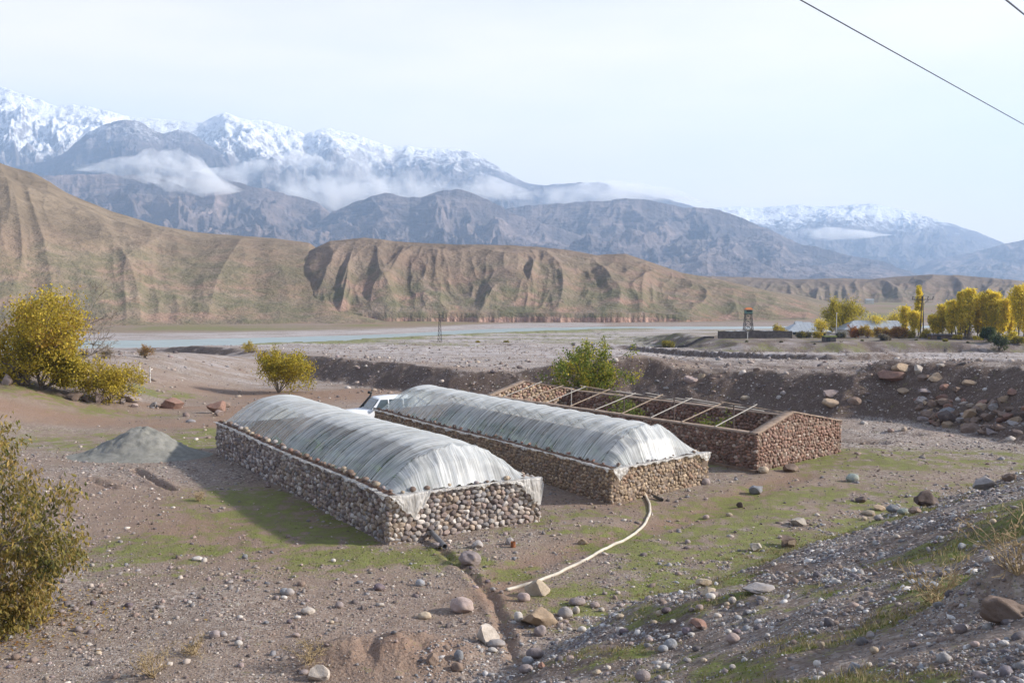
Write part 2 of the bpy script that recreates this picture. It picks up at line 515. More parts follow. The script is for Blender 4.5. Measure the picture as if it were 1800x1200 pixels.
def ground_masks(x, y, z, nz, info):
    """what grows or lies where: grass, red earth, dark moist earth, gravel cover"""
    b, d = info['b'], info['d']
    n1 = fbm(x / 3.2, y / 3.2, 4, 101); n2 = fbm(x / 1.1, y / 1.1, 3, 102); n3 = fbm(x / 9, y / 9, 3, 103)
    g = 0
    for px, py, rx, ry, rot, a in [(640, 985, 2.2, 1.4, 0, 1.1), (760, 985, 2.0, 1.0, 0, .9), (1050, 1050, 2.0, 1.5, 0, 1.0), (1000, 920, 2.6, 2, 0, .8),
                                   (350, 772, 3.0, 5.0, 0, 1.5), (150, 775, 7, 4, 0, .8), (480, 905, 2.4, 4.5, .9, .95), (560, 950, 1.5, 2, .9, 1.0), (430, 870, 2, 2.5, .9, .7),
                                   (1330, 905, 5, 3, .3, .75), (1450, 870, 6, 3, .2, .7), (1560, 810, 7, 2.5, .1, .8), (1340, 812, 2.5, 1.4, 0, .9), (1420, 805, 4, 1.6, .4, .9), (1700, 800, 9, 2.5, 0, .6),
                                   (230, 960, 3, 2, 0, .6), (330, 1000, 3, 1.6, 0, .55), (420, 960, 2.6, 1.6, 0, .5), (90, 702, 9, 3, 0, .9), (280, 690, 3.5, 3, 0, 1.0), (985, 1085, 1.0, 1.1, 0, 1.0), (900, 1010, 1.2, .8, 0, .7), (1150, 980, 3, 2, 0, .75), (1245, 950, 4, 2, 0, .7)]:
        g = g + a * blob(x, y, px, py, rx, ry, rot)
    bankg = S(b / 1.5) * (0.75 * S((ridged(x / 3.5 + y / 6, (y - x) / 9, 3, 105) - .42) / .3)) * S((x + 1) / 4)
    g = g * S((y + 99) / 1) + bankg * np.where(b > 0, 1, 0)
    toe = np.exp(-((b - .9) / 1.2) ** 2) * S((x - 1) / 3)
    g = g + .9 * toe
    g = g * np.clip(1 + 1.7 * n1 + 1.6 * n2 + 1.1 * fbm(x / .5, y / .5, 3, 119), 0, 2)
    # far green strips: on the low terraces near the river
    fg = np.where((info['s'] < -25) & (y > 200), S((fbm(x / 50, y / 12, 3, 107) + .12) / .25) * S((y - 226) / 8) * .75, 0)
    fg = fg + info['isl'] * .8 * (info['s'] < 0)
    fg = np.where((info['s'] > 0) & (info['far'] > 30), S((info['far'] - 30) / 40) * np.clip(.55 + 1.6 * fbm(x / 60, y / 60, 4, 109), 0, 1), fg)
    fg = np.where((info['ter'] > .02) & (y < 330), np.clip(.45 + 1.4 * fbm(x / 7, y / 7, 3, 108), 0, 1), fg)
    fg = np.where((info['ter'] > .02) & (y < 300), np.clip(.30 + 1.6 * fbm(x / 5, y / 5, 3, 108), 0, .8), fg)
    g = np.clip(np.where(y > 190, fg, g), 0, 1.2)
    # red earth
    dt, _, _ = poly_dist(x, y, TRAIL)
    r = 1.1 * np.exp(-(dt / .75) ** 2)
    dr, _, _ = poly_dist(x, y, ROAD)
    r = r + .85 * np.exp(-(dr / 3.0) ** 4)
    for px, py, rx, ry, a in [(690, 1130, 1.5, 1.2, .9), (560, 700, 9, 6, .75), (420, 690, 9, 5, .6), (280, 715, 6, 1.6, .7), (60, 690, 10, 2.0, .6), (450, 930, 3.4, 4, .5), (220, 880, 4, 3, .45), (870, 880, 4, 1.2, .5), (1130, 895, 3, 1.5, .5), (260, 930, 5, 2.5, .4)]:
        r = r + a * blob(x, y, px, py, rx, ry)
    for pts, w, dep in FURROWS[:3]:
        dd, _, _ = poly_dist(x, y, pts); r = r + .35 * np.exp(-(dd / (2.2 * w)) ** 2)
    r = r + .22 * S((n3 + .05) / .4) * (y < 90) * (b < 0)
    r = np.clip(r * (1 + .9 * n1), 0, 1)
    r = np.where(info['far'] > 60, np.clip(.25 + 1.5 * fbm(x / 140, y / 140, 3, 111), 0, .8), r)
    # freshly cut earth: scarps, the levee's face, the heaps
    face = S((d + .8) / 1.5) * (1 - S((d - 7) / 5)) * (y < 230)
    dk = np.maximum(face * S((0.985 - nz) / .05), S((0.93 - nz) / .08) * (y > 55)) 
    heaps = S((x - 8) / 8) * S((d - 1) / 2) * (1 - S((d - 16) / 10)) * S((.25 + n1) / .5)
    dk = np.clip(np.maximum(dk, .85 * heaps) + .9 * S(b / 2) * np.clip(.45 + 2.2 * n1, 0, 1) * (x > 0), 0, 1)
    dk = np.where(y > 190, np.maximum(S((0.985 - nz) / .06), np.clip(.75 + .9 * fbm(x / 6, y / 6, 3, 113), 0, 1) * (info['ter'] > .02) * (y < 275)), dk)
    # gravel
    gr = .55 + .7 * n1
    gr = gr + .55 * S((b + 1.0) / 2.5) + S((d - 6) / 8) * .8 + .5 * S((x - 14) / 14) * (b < 0) + .4 * (y > 300)
    gr = gr * (1 - .75 * np.clip(r, 0, 1)) * (1 - .45 * np.clip(g, 0, 1))
    gr = np.where((info['far'] > 0) & (y > 200), 1.1 - S((info['far'] - 25) / 35), gr)
    gr = np.clip(gr * (1 - .6 * info['ter']), 0, 1)
    return g, r, dk, gr

ROAD = [w2(-300, 742, .9), w2(0, 728, .3), w2(200, 733, -.1), w2(390, 742, -.4), w2(520, 705, -1.2), w2(640, 692, -1.8)]

# ------------------------------------------------------------------ ground sheet
def polar_axes():
    a1 = np.arange(-36, 36.001, 0.075)
    a0 = np.arange(-180, -36, 3.0); a2 = np.arange(39, 180.1, 3.0)
    th = np.radians(np.concatenate([a0, a1, a2]))
    r = np.concatenate([[0.3, 1.0, 2.0], np.geomspace(3, 90, 520), np.geomspace(90.6, 620, 330)[0:], np.geomspace(640, 13000, 40)])
    return r, th
rr, th = polar_axes()
RR, TH = np.meshgrid(rr, th, indexing='ij')
GXX, GYY = (RR * np.sin(TH)).ravel(), (RR * np.cos(TH)).ravel()
GZ, GI = Zg(GXX, GYY, True)
beyond = S((np.hypot(GXX, GYY) - 2500) / 4000)
GZ = GZ * (1 - beyond) + (-13.0) * beyond
GZ2 = GZ.reshape(RR.shape); X2 = GXX.reshape(RR.shape); Y2 = GYY.reshape(RR.shape)
V3 = np.stack([X2, Y2, GZ2], -1)
du = np.gradient(V3, axis=0); dv = np.gradient(V3, axis=1)
nn = np.cross(dv, du); nn /= np.linalg.norm(nn, axis=-1)[..., None] + 1e-12
nz = np.abs(nn[..., 2]).ravel()
mg, mr, mdk, mgr = ground_masks(GXX, GYY, GZ, nz, GI)
me = np_mesh('ground', V3.reshape(-1, 3), grid_faces(*RR.shape)[:, ::-1], True)
for nme, arr in (('grass', mg), ('red', mr), ('dark', mdk), ('gravel', mgr)): add_attr(me, nme, arr)

def ground_material():
    m, nt, out = new_mat('ground_earth'); k = NT(nt)
    p = k.pos()
    n_big = k.noise(p, 0.35, 5, 0.6); n_mid = k.noise(p, 2.2, 5, 0.6); n_fin = k.noise(p, 14, 4, 0.65)
    soil = k.ramp(k.math('ADD', k.math('MULTIPLY', n_big, .5), k.math('MULTIPLY', n_mid, .5)),
                  [(0.3, (.120, .084, .064)), (0.5, (.205, .148, .112)), (0.7, (.29, .222, .172))])
    soil = k.mix(k.rng(n_fin, .35, .7, 0, .55), soil, (.34, .29, .25))
    STOPS = [(0.0, (.085, .068, .060)), (.2, (.155, .125, .112)), (.4, (.23, .180, .152)), (.55, (.26, .230, .212)), (.7, (.33, .275, .24)), (.86, (.41, .37, .335)), (1.0, (.54, .50, .46))]
    def cells(scale):
        vv = k.vor(p, scale); 
        sx = k.n('ShaderNodeSeparateColor'); k.l(vv.outputs['Color'], sx.inputs[0])
        return k.ramp(sx.outputs[0], STOPS), vv.outputs['Distance'], sx.outputs[1]
    c1, d1, r1 = cells(15.0); c2, d2, r2 = cells(5.0); c3, d3, r3 = cells(1.1)
    ln = k.n('ShaderNodeVectorMath', operation='LENGTH'); k.l(p, ln.inputs[0])
    dist = ln.outputs['Value']
    pick2 = k.math('MULTIPLY', k.rng(r2, .62, .66), k.rng(d2, .42, .34))
    grav = k.mix(pick2, c1, c2)
    pick3 = k.math('MULTIPLY', k.math('MULTIPLY', k.rng(r3, .5, .56), k.rng(d3, .5, .4)), k.rng(dist, 60, 130, 0, .8))
    grav = k.mix(pick3, grav, c3)
    streak = k.noise(k.mapv(p, (.05, .30, .2)), 1.0, 5, .6)
    grav = k.mix(k.math('MULTIPLY', k.rng(streak, .40, .60, 0, .85), k.rng(dist, 70, 130)), grav, (.43, .395, .39))
    a_g, a_r, a_d, a_v = (k.attr(q) for q in ('grass', 'red', 'dark', 'gravel'))
    cov = k.rng(k.math('ADD', a_v, k.math('MULTIPLY', k.math('SUBTRACT', n_mid, .5), 1.0)), .25, .8, 0, .95)
    cov = k.math('MULTIPLY', cov, k.rng(dist, 9, 34, .30, 1.0))
    col = k.mix(cov, soil, grav)
    redc = k.mix(k.rng(n_fin, .3, .7), (.185, .115, .083), (.30, .205, .152))
    col = k.mix(k.math('MULTIPLY', a_r, k.rng(n_mid, .25, .6, .45, .95)), col, redc)
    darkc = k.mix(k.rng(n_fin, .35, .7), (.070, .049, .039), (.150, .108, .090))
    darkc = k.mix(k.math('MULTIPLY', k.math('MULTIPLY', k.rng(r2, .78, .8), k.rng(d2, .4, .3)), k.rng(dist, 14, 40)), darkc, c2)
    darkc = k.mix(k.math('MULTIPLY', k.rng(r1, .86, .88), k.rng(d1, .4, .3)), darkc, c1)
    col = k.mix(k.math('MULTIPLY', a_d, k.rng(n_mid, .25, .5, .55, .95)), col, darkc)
    gcol = k.mix(k.rng(n_mid, .35, .65), (.082, .120, .018), (.17, .21, .038))
    gcol = k.mix(k.rng(n_fin, .42, .62, 0, .75), gcol, (.21, .165, .10))
    gf = k.rng(k.math('ADD', a_g, k.math('ADD', k.math('MULTIPLY', k.math('SUBTRACT', n_fin, .5), 3.4), k.math('MULTIPLY', k.math('SUBTRACT', n_mid, .5), 3.0))), .40, 1.05, 0, .88, True)
    col = k.mix(gf, col, gcol)
    h = k.math('ADD', k.math('MULTIPLY', k.math('SUBTRACT', 1.0, d1), .35), k.math('ADD', n_fin, k.math('MULTIPLY', n_mid, 1.2)))
    nrm = k.bump(h, .75, .06)
    k.l(k.bsdf(col, .95, nrm, .12).outputs[0], out.inputs['Surface'])
    return m
GROUND_MAT = ground_material()
ground = link('ground', me, GROUND_MAT)
tag(ground, 'stony brown valley floor with grass patches', 'ground', kind='structure')
del V3, du, dv, nn

# ------------------------------------------------------------------ river
def river_mat():
    m, nt, out = new_mat('river_water'); k = NT(nt)
    p = k.pos()
    f = k.noise(k.mapv(p, (.05, .25, 1)), 1.0, 4); f2 = k.noise(k.mapv(p, (.5, 1.2, 1)), 1.0, 3)
    c = k.mix(k.rng(f, .35, .65), (.225, .285, .28), (.31, .36, .35))
    b = k.bsdf(c, .35, k.bump(f2, .4, .15), .25)
    k.l(b.outputs[0], out.inputs['Surface']); return m
xs = np.linspace(-620, 900, 120)
yc = np.interp(xs, RIV[:, 0], RIV[:, 1])
rows = np.stack([np.stack([xs, yc + o, np.full_like(xs, WATER)], -1) for o in (-70, -20, 20, 75)], 0)
tag(MB().grid(rows).build('river', river_mat()), 'turquoise river crossing the valley', 'river', kind='structure')

# ------------------------------------------------------------------ hills and mountains
def crest(sil):
    """crest of a range from its outline: (bearing, slope) pairs"""
    a = np.array([(d[0] / d[1], d[2] / d[1]) for d in (px_dir(px, py) for px, py in sil)])
    return a[:, 0], a[:, 1]

def range_mesh(name, sil, y_crest, y_foot, y_back, z_foot, m, nx=700, nt_=150, nb=40, prof=1.25, jag=0.0, seed=1, gul=0.5, gscale=1.0, iso=0.12, warp=0.5, plateau=False, cliff=None, ext=1.05, bearing=None, ystr=3.2, face=1.15):
    bx, sl = crest(sil)
    X = np.linspace(bx[0], bx[-1], nx) if bearing is None else np.linspace(*bearing, nx)
    yc_ = y_crest(X) if callable(y_crest) else np.full(nx, float(y_crest))
    yf = y_foot(X) if callable(y_foot) else np.full(nx, float(y_foot))
    s0 = np.interp(X, bx, sl)
    kern = np.hanning(9); kern /= kern.sum()
    s0 = np.convolve(np.pad(s0, 4, 'edge'), kern, 'valid')
    zc = HC + s0 * yc_
    L = np.median(yc_ - yf)
    jg = jag * L * (fbm(X * 60, X * 0 + seed, 5, seed, .6))
    t = np.concatenate([np.linspace(0, 1, nt_) ** 0.9, 1 + np.linspace(0, 1, nb + 1)[1:]])
    T, XX = np.meshgrid(t, X, indexing='ij')
    YC = yc_[None, :]; YF = yf[None, :]
    Y = np.where(T <= 1, YF + (YC - YF) * T, YC + (y_back - YC) * (T - 1))
    wx = XX * YC; wy = Y
    Ls = L * 0.45 / gscale
    a = wx / Ls + warp * fbm(wx / (Ls * 2), wy / (Ls * (8 if plateau else 3)), 3, seed + 5)
    spur = ridged(a, wy / (Ls * ystr) + seed, 3 if plateau else 5, seed + 1, .36 if plateau else .5)      # 1 on the spine of a spur
    spur = spur * (.55 + .45 * S((fbm(wx / (Ls * 3), wy / (Ls * 3), 2, seed + 77) + .35) / .6)) + .62 * (.45 - .45 * S((fbm(wx / (Ls * 3), wy / (Ls * 3), 2, seed + 77) + .35) / .6)) if plateau else spur
    isof = ridged(wx / (Ls * 1.1) + 3, wy / (Ls * 1.1), 6, seed + 9, .55) - .45
    Tc = np.clip(T, 0, 1)
    w = np.clip(4 * Tc * (1 - Tc), 0, 1) ** 0.8 if not plateau else np.clip(1.7 * np.clip(Tc, 0, 1) ** .45 * np.clip(1 - Tc, 0, 1) ** .5, 0, 1)
    if callable(z_foot): z_foot = z_foot(X)[None, :]
    H = zc[None, :] - z_foot
    if plateau:
        base = S(Tc ** prof * .5 + .5 * Tc ** prof) ** 1.0
        base = np.where(T > 1, 1.0, base)
        tt = np.clip(Tc + gul * (spur - .62) * w, 0, 1)
        base = np.where(T > 1, 1, np.sin(tt ** prof * math.pi / 2) ** face)
        z = z_foot + H * base + iso * H * isof * w + .05 * H * fbm(wx / (Ls * 1.6), wy / (Ls * 1.6), 4, seed + 60) * w
        z = np.where(T > 1, zc[None, :] - (T - 1) * 0.10 * H, z)
    else:
        base = Tc ** prof
        z = z_foot + H * base * (1 - gul * (1 - spur) * w) + iso * H * isof * (w + .05)
        z = np.where(T > 1, zc[None, :] - (T - 1) ** 1.2 * H * 1.02 + .3 * iso * H * isof * np.clip(T - 1, 0, 1), z)
        z = np.where((T > .9) & (T <= 1.0), np.minimum(z, zc[None, :] - .25 * H * (1 - T) ), z)
    z = z + jg[None, :] * np.exp(-((T - 1) / .10) ** 2)
    if cliff is not None:
        # a vertical river bluff at the foot: the foot row drops to the water
        fz = z_foot + cliff(X)[None, :] * -1.0
        z = np.concatenate([fz + 0 * z[:1], fz * .45 + z_foot * .55 + 0 * z[:1], z], 0)
        flute = 3.0 * ridged(X * 60, X * 0, 4, seed + 3) + 2.0 * fbm(X * 14, X * 0 + 3, 3, seed)
        Y = np.concatenate([Y[:1] - .5 - flute[None, :], Y[:1] - .2 - .55 * flute[None, :], Y], 0)
        XX = np.concatenate([XX[:1], XX[:1], XX], 0)
    V = np.stack([XX * Y, Y, z], -1)
    me = np_mesh(name, V.reshape(-1, 3), grid_faces(*z.shape), True)
    sp = spur if cliff is None else np.concatenate([spur[:1], spur[:1], spur], 0)
    add_attr(me, 'spur', sp.ravel())
    o = link(name, me, m)
    return o

def hill_mat(name, a, b, green, red, gamt=.6, zg0=0., zg1=20., sc_=1.0, cliffcol=(.30, .20, .155), ramt=.75):
    m, nt, out = new_mat(name); k = NT(nt)
    p = k.pos(); geo = k.n('ShaderNodeNewGeometry')
    sx = k.n('ShaderNodeSeparateXYZ'); k.l(geo.outputs['Normal'], sx.inputs[0])
    px_ = k.n('ShaderNodeSeparateXYZ'); k.l(p, px_.inputs[0])
    n1 = k.noise(p, .012 * sc_, 6, .6); n2 = k.noise(p, .07 * sc_, 6, .65); n3 = k.noise(p, .45 * sc_, 4, .65)
    n4 = k.noise(k.mapv(p, (1, 1, .25)), .03 * sc_, 5, .6)
    c = k.mix(k.rng(n1, .35, .65), a, b)
    c = k.mix(k.rng(n2, .42, .7, 0, .6), c, tuple(q * .62 for q in a))
    low = k.rng(px_.outputs['Z'], zg0, zg1, 1, 0)
    c = k.mix(k.math('MULTIPLY', k.math('MULTIPLY', k.rng(n4, .46, .58), low), ramt), c, red)
    c = k.mix(k.math('MULTIPLY', k.rng(n2, .40, .58), k.math('MULTIPLY', k.rng(k.math('ADD', k.math('MULTIPLY', low, .6), k.math('MULTIPLY', n1, .8)), .55, .85), gamt)), c, green)
    c = k.mix(k.rng(n3, .58, .78, 0, .45), c, (.115, .085, .06))
    spur = k.attr('spur')
    c = k.mix(k.rng(spur, .5, .2, 0, .3), c, tuple(q * .6 for q in a))   # base tone darkened along the gullies
    c = k.mix(k.rng(spur, .74, .95, 0, .15), c, tuple(min(1, q * 1.3) for q in b))
    steep = k.rng(sx.outputs['Z'], .48, .34)
    cl = k.mix(k.rng(k.noise(k.mapv(p, (1, 1, .12)), .35, 4), .35, .65), tuple(q * .6 for q in cliffcol), tuple(q * 1.3 for q in cliffcol))
    c = k.mix(steep, c, cl)
    nrm = k.bump(n3, .9, 1.2, k.bump(n2, .8, 5.0))
    k.l(k.bsdf(c, .95, nrm, .08).outputs[0], out.inputs['Surface'])
    return m

def mount_mat(name, dark, light, snow_z, snow_w, s=1.0, snow_max=1.0):
    m, nt, out = new_mat(name); k = NT(nt)
    p = k.pos(); geo = k.n('ShaderNodeNewGeometry')
    sx = k.n('ShaderNodeSeparateXYZ'); k.l(geo.outputs['Normal'], sx.inputs[0])
    pz = k.n('ShaderNodeSeparateXYZ'); k.l(p, pz.inputs[0])
    n1 = k.noise(p, .0016 * s, 8, .62); n2 = k.noise(p, .008 * s, 8, .68); n3 = k.noise(p, .03 * s, 6, .7)
    strat = k.noise(k.mapv(p, (.35, .35, 2.2), (.25, .15, 0)), .010 * s, 6, .65)
    spur = k.attr('spur')
    c = k.mix(k.rng(n1, .35, .65), dark, light)
    c = k.mix(k.rng(n2, .40, .66, 0, .55), c, tuple(q * .55 for q in dark))
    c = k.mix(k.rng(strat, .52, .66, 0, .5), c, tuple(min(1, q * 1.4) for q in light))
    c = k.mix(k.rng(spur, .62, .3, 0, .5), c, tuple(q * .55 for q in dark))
    c = k.mix(k.rng(n3, .55, .75, 0, .35), c, tuple(q * .5 for q in dark))
    hgt = k.math('ADD', pz.outputs['Z'], k.math('MULTIPLY', k.math('SUBTRACT', n1, .5), snow_w * 1.4))
    hgt = k.math('ADD', hgt, k.math('MULTIPLY', k.math('SUBTRACT', n2, .5), snow_w * 1.3))
    sn = k.rng(hgt, snow_z - snow_w * .5, snow_z + snow_w * .5)
    # snow slides off the steepest rock
    hold = k.rng(k.math('ADD', sx.outputs['Z'], k.math('MULTIPLY', k.math('SUBTRACT', n3, .5), .9)), .30, .58)
    hold2 = k.rng(k.math('ADD', k.math('ADD', k.math('MULTIPLY', n2, .6), k.math('MULTIPLY', n3, .4)), k.math('MULTIPLY', sn, .20)), .56, .70)
    f = k.math('MULTIPLY', k.math('MULTIPLY', sn, snow_max), k.math('MULTIPLY', k.math('MAXIMUM', hold, .08), k.math('MAXIMUM', hold2, .12)), True)
    c = k.mix(f, c, (.90, .89, .88))
    nrm = k.bump(n3, 1.0, 14 / s, k.bump(n2, 1.0, 60 / s))
    k.l(k.bsdf(c, .9, nrm, .08).outputs[0], out.inputs['Surface'])
    return m

HILL_A = hill_mat('hill_grass', (.185, .146, .105), (.290, .228, .162), (.150, .150, .080), (.31, .200, .150), zg0=-2, zg1=55)
HILL_B = hill_mat('bluff_grass', (.178, .138, .105), (.275, .212, .162), (.130, .135, .072), (.31, .192, .148), gamt=.65, zg0=-4, zg1=38, cliffcol=(.36, .235, .185))
HILL_C = hill_mat('far_hill_grass', (.155, .125, .100), (.23, .18, .14), (.12, .125, .06), (.26, .18, .14), gamt=.4, zg0=-12, zg1=25, sc_=.7)

o = range_mesh('hillside', [(-700, 205), (-300, 240), (-120, 268), (0, 292), (60, 312), (120, 346), (200, 376), (280, 400), (340, 409), (400, 414), (480, 420), (545, 428), (600, 470), (660, 530), (700, 560)],
               lambda X: 900 - 130 * S((X + .55) / .5), lambda X: 478 + 30 * S((X + .5) / .3) + 14 * fbm(X * 9, X * 0, 3, 12), 1500, -10.8, HILL_A,
               nx=900, nt_=230, prof=1.1, seed=14, gul=.12, gscale=1.9, iso=.03, warp=.6, plateau=True, ystr=4, face=1.0)
tag(o, 'tall tan grassy hill on the left', 'hill', kind='structure')
o = range_mesh('bluff', [(380, 505), (470, 498), (510, 470), (545, 441), (580, 424), (640, 419), (720, 426), (800, 430), (900, 432), (1000, 440), (1050, 449), (1100, 446), (1140, 460), (1200, 480), (1260, 490), (1330, 506), (1420, 532), (1500, 566)],
               lambda X: 735 + 20 * np.sin(X * 9), lambda X: 548 + 10 * fbm(X * 12, X * 0, 3, 4) + 30 * S((X - .1) / .2), 1500, lambda X: -6.2 - 6.0 * S((X - .13) / .12), HILL_B,
               nx=1000, nt_=200, prof=1.15, seed=11, gul=.21, gscale=2.4, iso=.02, warp=.5, plateau=True, ystr=4, face=1.0,
               cliff=lambda X: 6.5 - 4.0 * S((X - .13) / .12))
tag(o, 'brown fluted bluff above the river cliff', 'hill', kind='structure')
o = range_mesh('far_bluff', [(1060, 482), (1180, 484), (1260, 486), (1330, 488), (1400, 491), (1480, 489), (1530, 491), (1580, 486), (1640, 483), (1700, 485), (1800, 494), (2000, 490), (2300, 480)],
               1500, lambda X: 1180 + 70 * fbm(X * 8, X * 0, 3, 7), 2600, -13.5, HILL_C, nx=700, nt_=130, prof=1.1, seed=23, gul=.42, gscale=3.0, iso=.06, warp=.3, plateau=True, ystr=7)
tag(o, 'low grey brown ridged bluff behind the poplars', 'hill', kind='structure')

ROCK = ((.105, .092, .098), (.33, .25, .22))
M_SNOW = mount_mat('snow_rock', (.12, .105, .105), (.22, .185, .17), 1080, 480)
M_CRAG = mount_mat('crag_rock', (.10, .088, .092), (.20, .165, .155), 1220, 420, 1.2, .8)
M_BLUE = mount_mat('brown_mountain', *ROCK, 99999, 10, 1.3)
M_BLUE2 = mount_mat('dark_mountain', (.085, .082, .098), (.30, .235, .215), 99999, 10, 1.3)
M_SNOW2 = mount_mat('far_snow_rock', (.12, .10, .10), (.21, .18, .165), 640, 240)

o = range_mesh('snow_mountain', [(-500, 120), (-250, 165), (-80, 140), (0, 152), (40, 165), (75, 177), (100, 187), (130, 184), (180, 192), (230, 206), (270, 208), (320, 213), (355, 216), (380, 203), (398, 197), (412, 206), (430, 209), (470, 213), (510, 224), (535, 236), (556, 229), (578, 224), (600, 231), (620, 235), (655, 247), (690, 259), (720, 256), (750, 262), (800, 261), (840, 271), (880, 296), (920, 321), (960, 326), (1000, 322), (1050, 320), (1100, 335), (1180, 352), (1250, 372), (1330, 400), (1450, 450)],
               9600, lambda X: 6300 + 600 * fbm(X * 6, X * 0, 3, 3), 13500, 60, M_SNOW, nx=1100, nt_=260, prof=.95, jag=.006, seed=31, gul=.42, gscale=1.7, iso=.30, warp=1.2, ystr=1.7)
tag(o, 'snow covered mountain range with rocky peaks', 'mountain', kind='structure')
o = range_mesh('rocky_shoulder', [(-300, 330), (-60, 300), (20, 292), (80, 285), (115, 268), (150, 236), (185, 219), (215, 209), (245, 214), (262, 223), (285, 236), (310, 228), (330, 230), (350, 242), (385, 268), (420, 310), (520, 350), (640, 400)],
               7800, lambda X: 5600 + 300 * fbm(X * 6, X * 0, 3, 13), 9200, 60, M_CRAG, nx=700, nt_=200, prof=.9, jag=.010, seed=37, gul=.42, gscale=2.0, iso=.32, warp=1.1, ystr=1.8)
tag(o, 'dark rocky mountain shoulder dusted with snow', 'mountain', kind='structure')
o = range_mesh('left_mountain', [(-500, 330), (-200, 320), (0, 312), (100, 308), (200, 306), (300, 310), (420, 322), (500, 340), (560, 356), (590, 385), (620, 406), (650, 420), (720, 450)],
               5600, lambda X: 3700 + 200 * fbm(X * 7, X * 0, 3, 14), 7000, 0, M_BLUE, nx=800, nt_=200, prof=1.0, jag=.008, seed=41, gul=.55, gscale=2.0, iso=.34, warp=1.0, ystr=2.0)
tag(o, 'broad brown mountain under the cloud bank', 'mountain', kind='structure')
o = range_mesh('middle_mountain', [(520, 420), (585, 372), (610, 362), (650, 346), (680, 338), (705, 346), (740, 347), (775, 336), (803, 331), (830, 340), (860, 352), (900, 374), (950, 391), (1000, 406), (1060, 430), (1130, 456), (1200, 475)],
               5300, lambda X: 3500 + 200 * fbm(X * 7, X * 0, 3, 15), 6400, 0, M_BLUE2, nx=600, nt_=200, prof=1.1, jag=.008, seed=47, gul=.70, gscale=2.0, iso=.30, warp=.9, ystr=2.2)
tag(o, 'blue brown pointed mountain in the middle', 'mountain', kind='structure')
o = range_mesh('right_mountain', [(780, 400), (860, 372), (920, 362), (1000, 356), (1070, 352), (1120, 348), (1160, 356), (1200, 364), (1250, 366), (1285, 376), (1330, 394), (1400, 426), (1460, 440), (1500, 451), (1540, 456), (1580, 470), (1620, 484), (1680, 496)],
               5900, lambda X: 3700 + 200 * fbm(X * 7, X * 0, 3, 16), 7200, 0, M_BLUE2, nx=700, nt_=200, prof=1.25, jag=.008, seed=53, gul=.70, gscale=1.9, iso=.30, warp=.9, ystr=2.2)
tag(o, 'long blue mountain descending to the right', 'mountain', kind='structure')
o = range_mesh('far_snow_mountain', [(1050, 380), (1150, 372), (1230, 367), (1290, 363), (1340, 365), (1400, 359), (1440, 364), (1480, 361), (1530, 358), (1570, 366), (1600, 370), (1640, 384), (1680, 396), (1720, 408), (1745, 419), (1770, 430), (1820, 450), (1900, 480)],
               11000, lambda X: 7600 + 500 * fbm(X * 7, X * 0, 3, 17), 13500, 0, M_SNOW2, nx=700, nt_=200, prof=1.1, jag=.005, seed=59, gul=.45, gscale=1.8, iso=.28, warp=1.0, ystr=1.8)
tag(o, 'distant snow capped mountain on the right', 'mountain', kind='structure')
o = range_mesh('right_edge_mountain', [(1560, 492), (1600, 478), (1640, 457), (1670, 450), (1700, 446), (1740, 436), (1765, 429), (1800, 421), (1880, 402), (2050, 370), (2400, 340)],
               8200, 6200, 10000, 0, M_BLUE2, nx=400, nt_=140, prof=1.0, jag=.006, seed=61, gul=.6, gscale=2.4, iso=.2, warp=.6)
tag(o, 'hazy blue mountain spur at the right edge', 'mountain', kind='structure')

# ------------------------------------------------------------------ cloud bank among the mountains
def cloud_mat(dens):
    m, nt, out = new_mat('cloud_vapour')
    v = nt.nodes.new('ShaderNodeVolumeScatter')
    v.inputs['Color'].default_value = (1, 1, 1, 1); v.inputs['Density'].default_value = dens
    v.inputs['Anisotropy'].default_value = 0.0
    k = NT(nt); p = k.pos()
    f = k.noise(p, .0036, 7, .66); f2 = k.noise(p, .0013, 3, .5)
    d = k.math('MULTIPLY', k.rng(k.math('ADD', k.math('MULTIPLY', f, .72), k.math('MULTIPLY', f2, .28)), .46, .62, 0.0, 1.0, True), dens * 2.0)
    nt.links.new(d, v.inputs['Density'])
    m.cycles.volume_step_rate = .35
    nt.links.new(v.outputs[0], out.inputs['Volume']); return m
def cloud(px0, px1, pts, Y, th_, seed, label, dens):
    """a flattened lumpy bank: outline heights along its length, soft because it thins to its edge"""
    n = 220; mN = 56
    pxs = np.linspace(px0, px1, n)
    ctr = np.interp(pxs, [q[0] for q in pts], [q[1] for q in pts]); hh = np.interp(pxs, [q[0] for q in pts], [q[2] for q in pts])
    u = np.linspace(0, 1, n); endf = np.clip(1 - (2 * u - 1) ** 2, 0, 1) ** .75
    G = np.zeros((n, mN + 1, 3))
    a = np.linspace(0, 2 * np.pi, mN + 1)
    for i in range(n):
        c = at_y(pxs[i], ctr[i], Y)
        hz = 1.2 * hh[i] * Y / F_PX * endf[i] + .5
        ca, sa = np.cos(a), np.sin(a)
        X = c[0] / 260.0
        lum = 1.25 + .60 * fbm(X + ca * 1.2 + seed, sa * 1.6 + X * .6, 5, seed, .6) * 1.6 + .30 * fbm(X * 4 + ca * 3, sa * 3 + X * 3, 4, seed + 3, .6) * 1.6
        lum = np.clip(lum, .15, 3)
        G[i, :, 0] = c[0] + 60 * fbm(X + ca, sa, 3, seed + 7)
        G[i, :, 1] = c[1] + th_ * ca * lum * endf[i]
        G[i, :, 2] = c[2] + hz * sa * lum
    G[:, -1] = G[:, 0]
    b = MB().grid(G)
    b.add(G[0, :-1], [[0, i + 1, i] for i in range(1, mN - 1)]); b.add(G[-1, :-1], [[0, i, i + 1] for i in range(1, mN - 1)])
    return tag(b.build('cloud', cloud_mat(dens), smooth=True), label, 'cloud', kind='stuff')
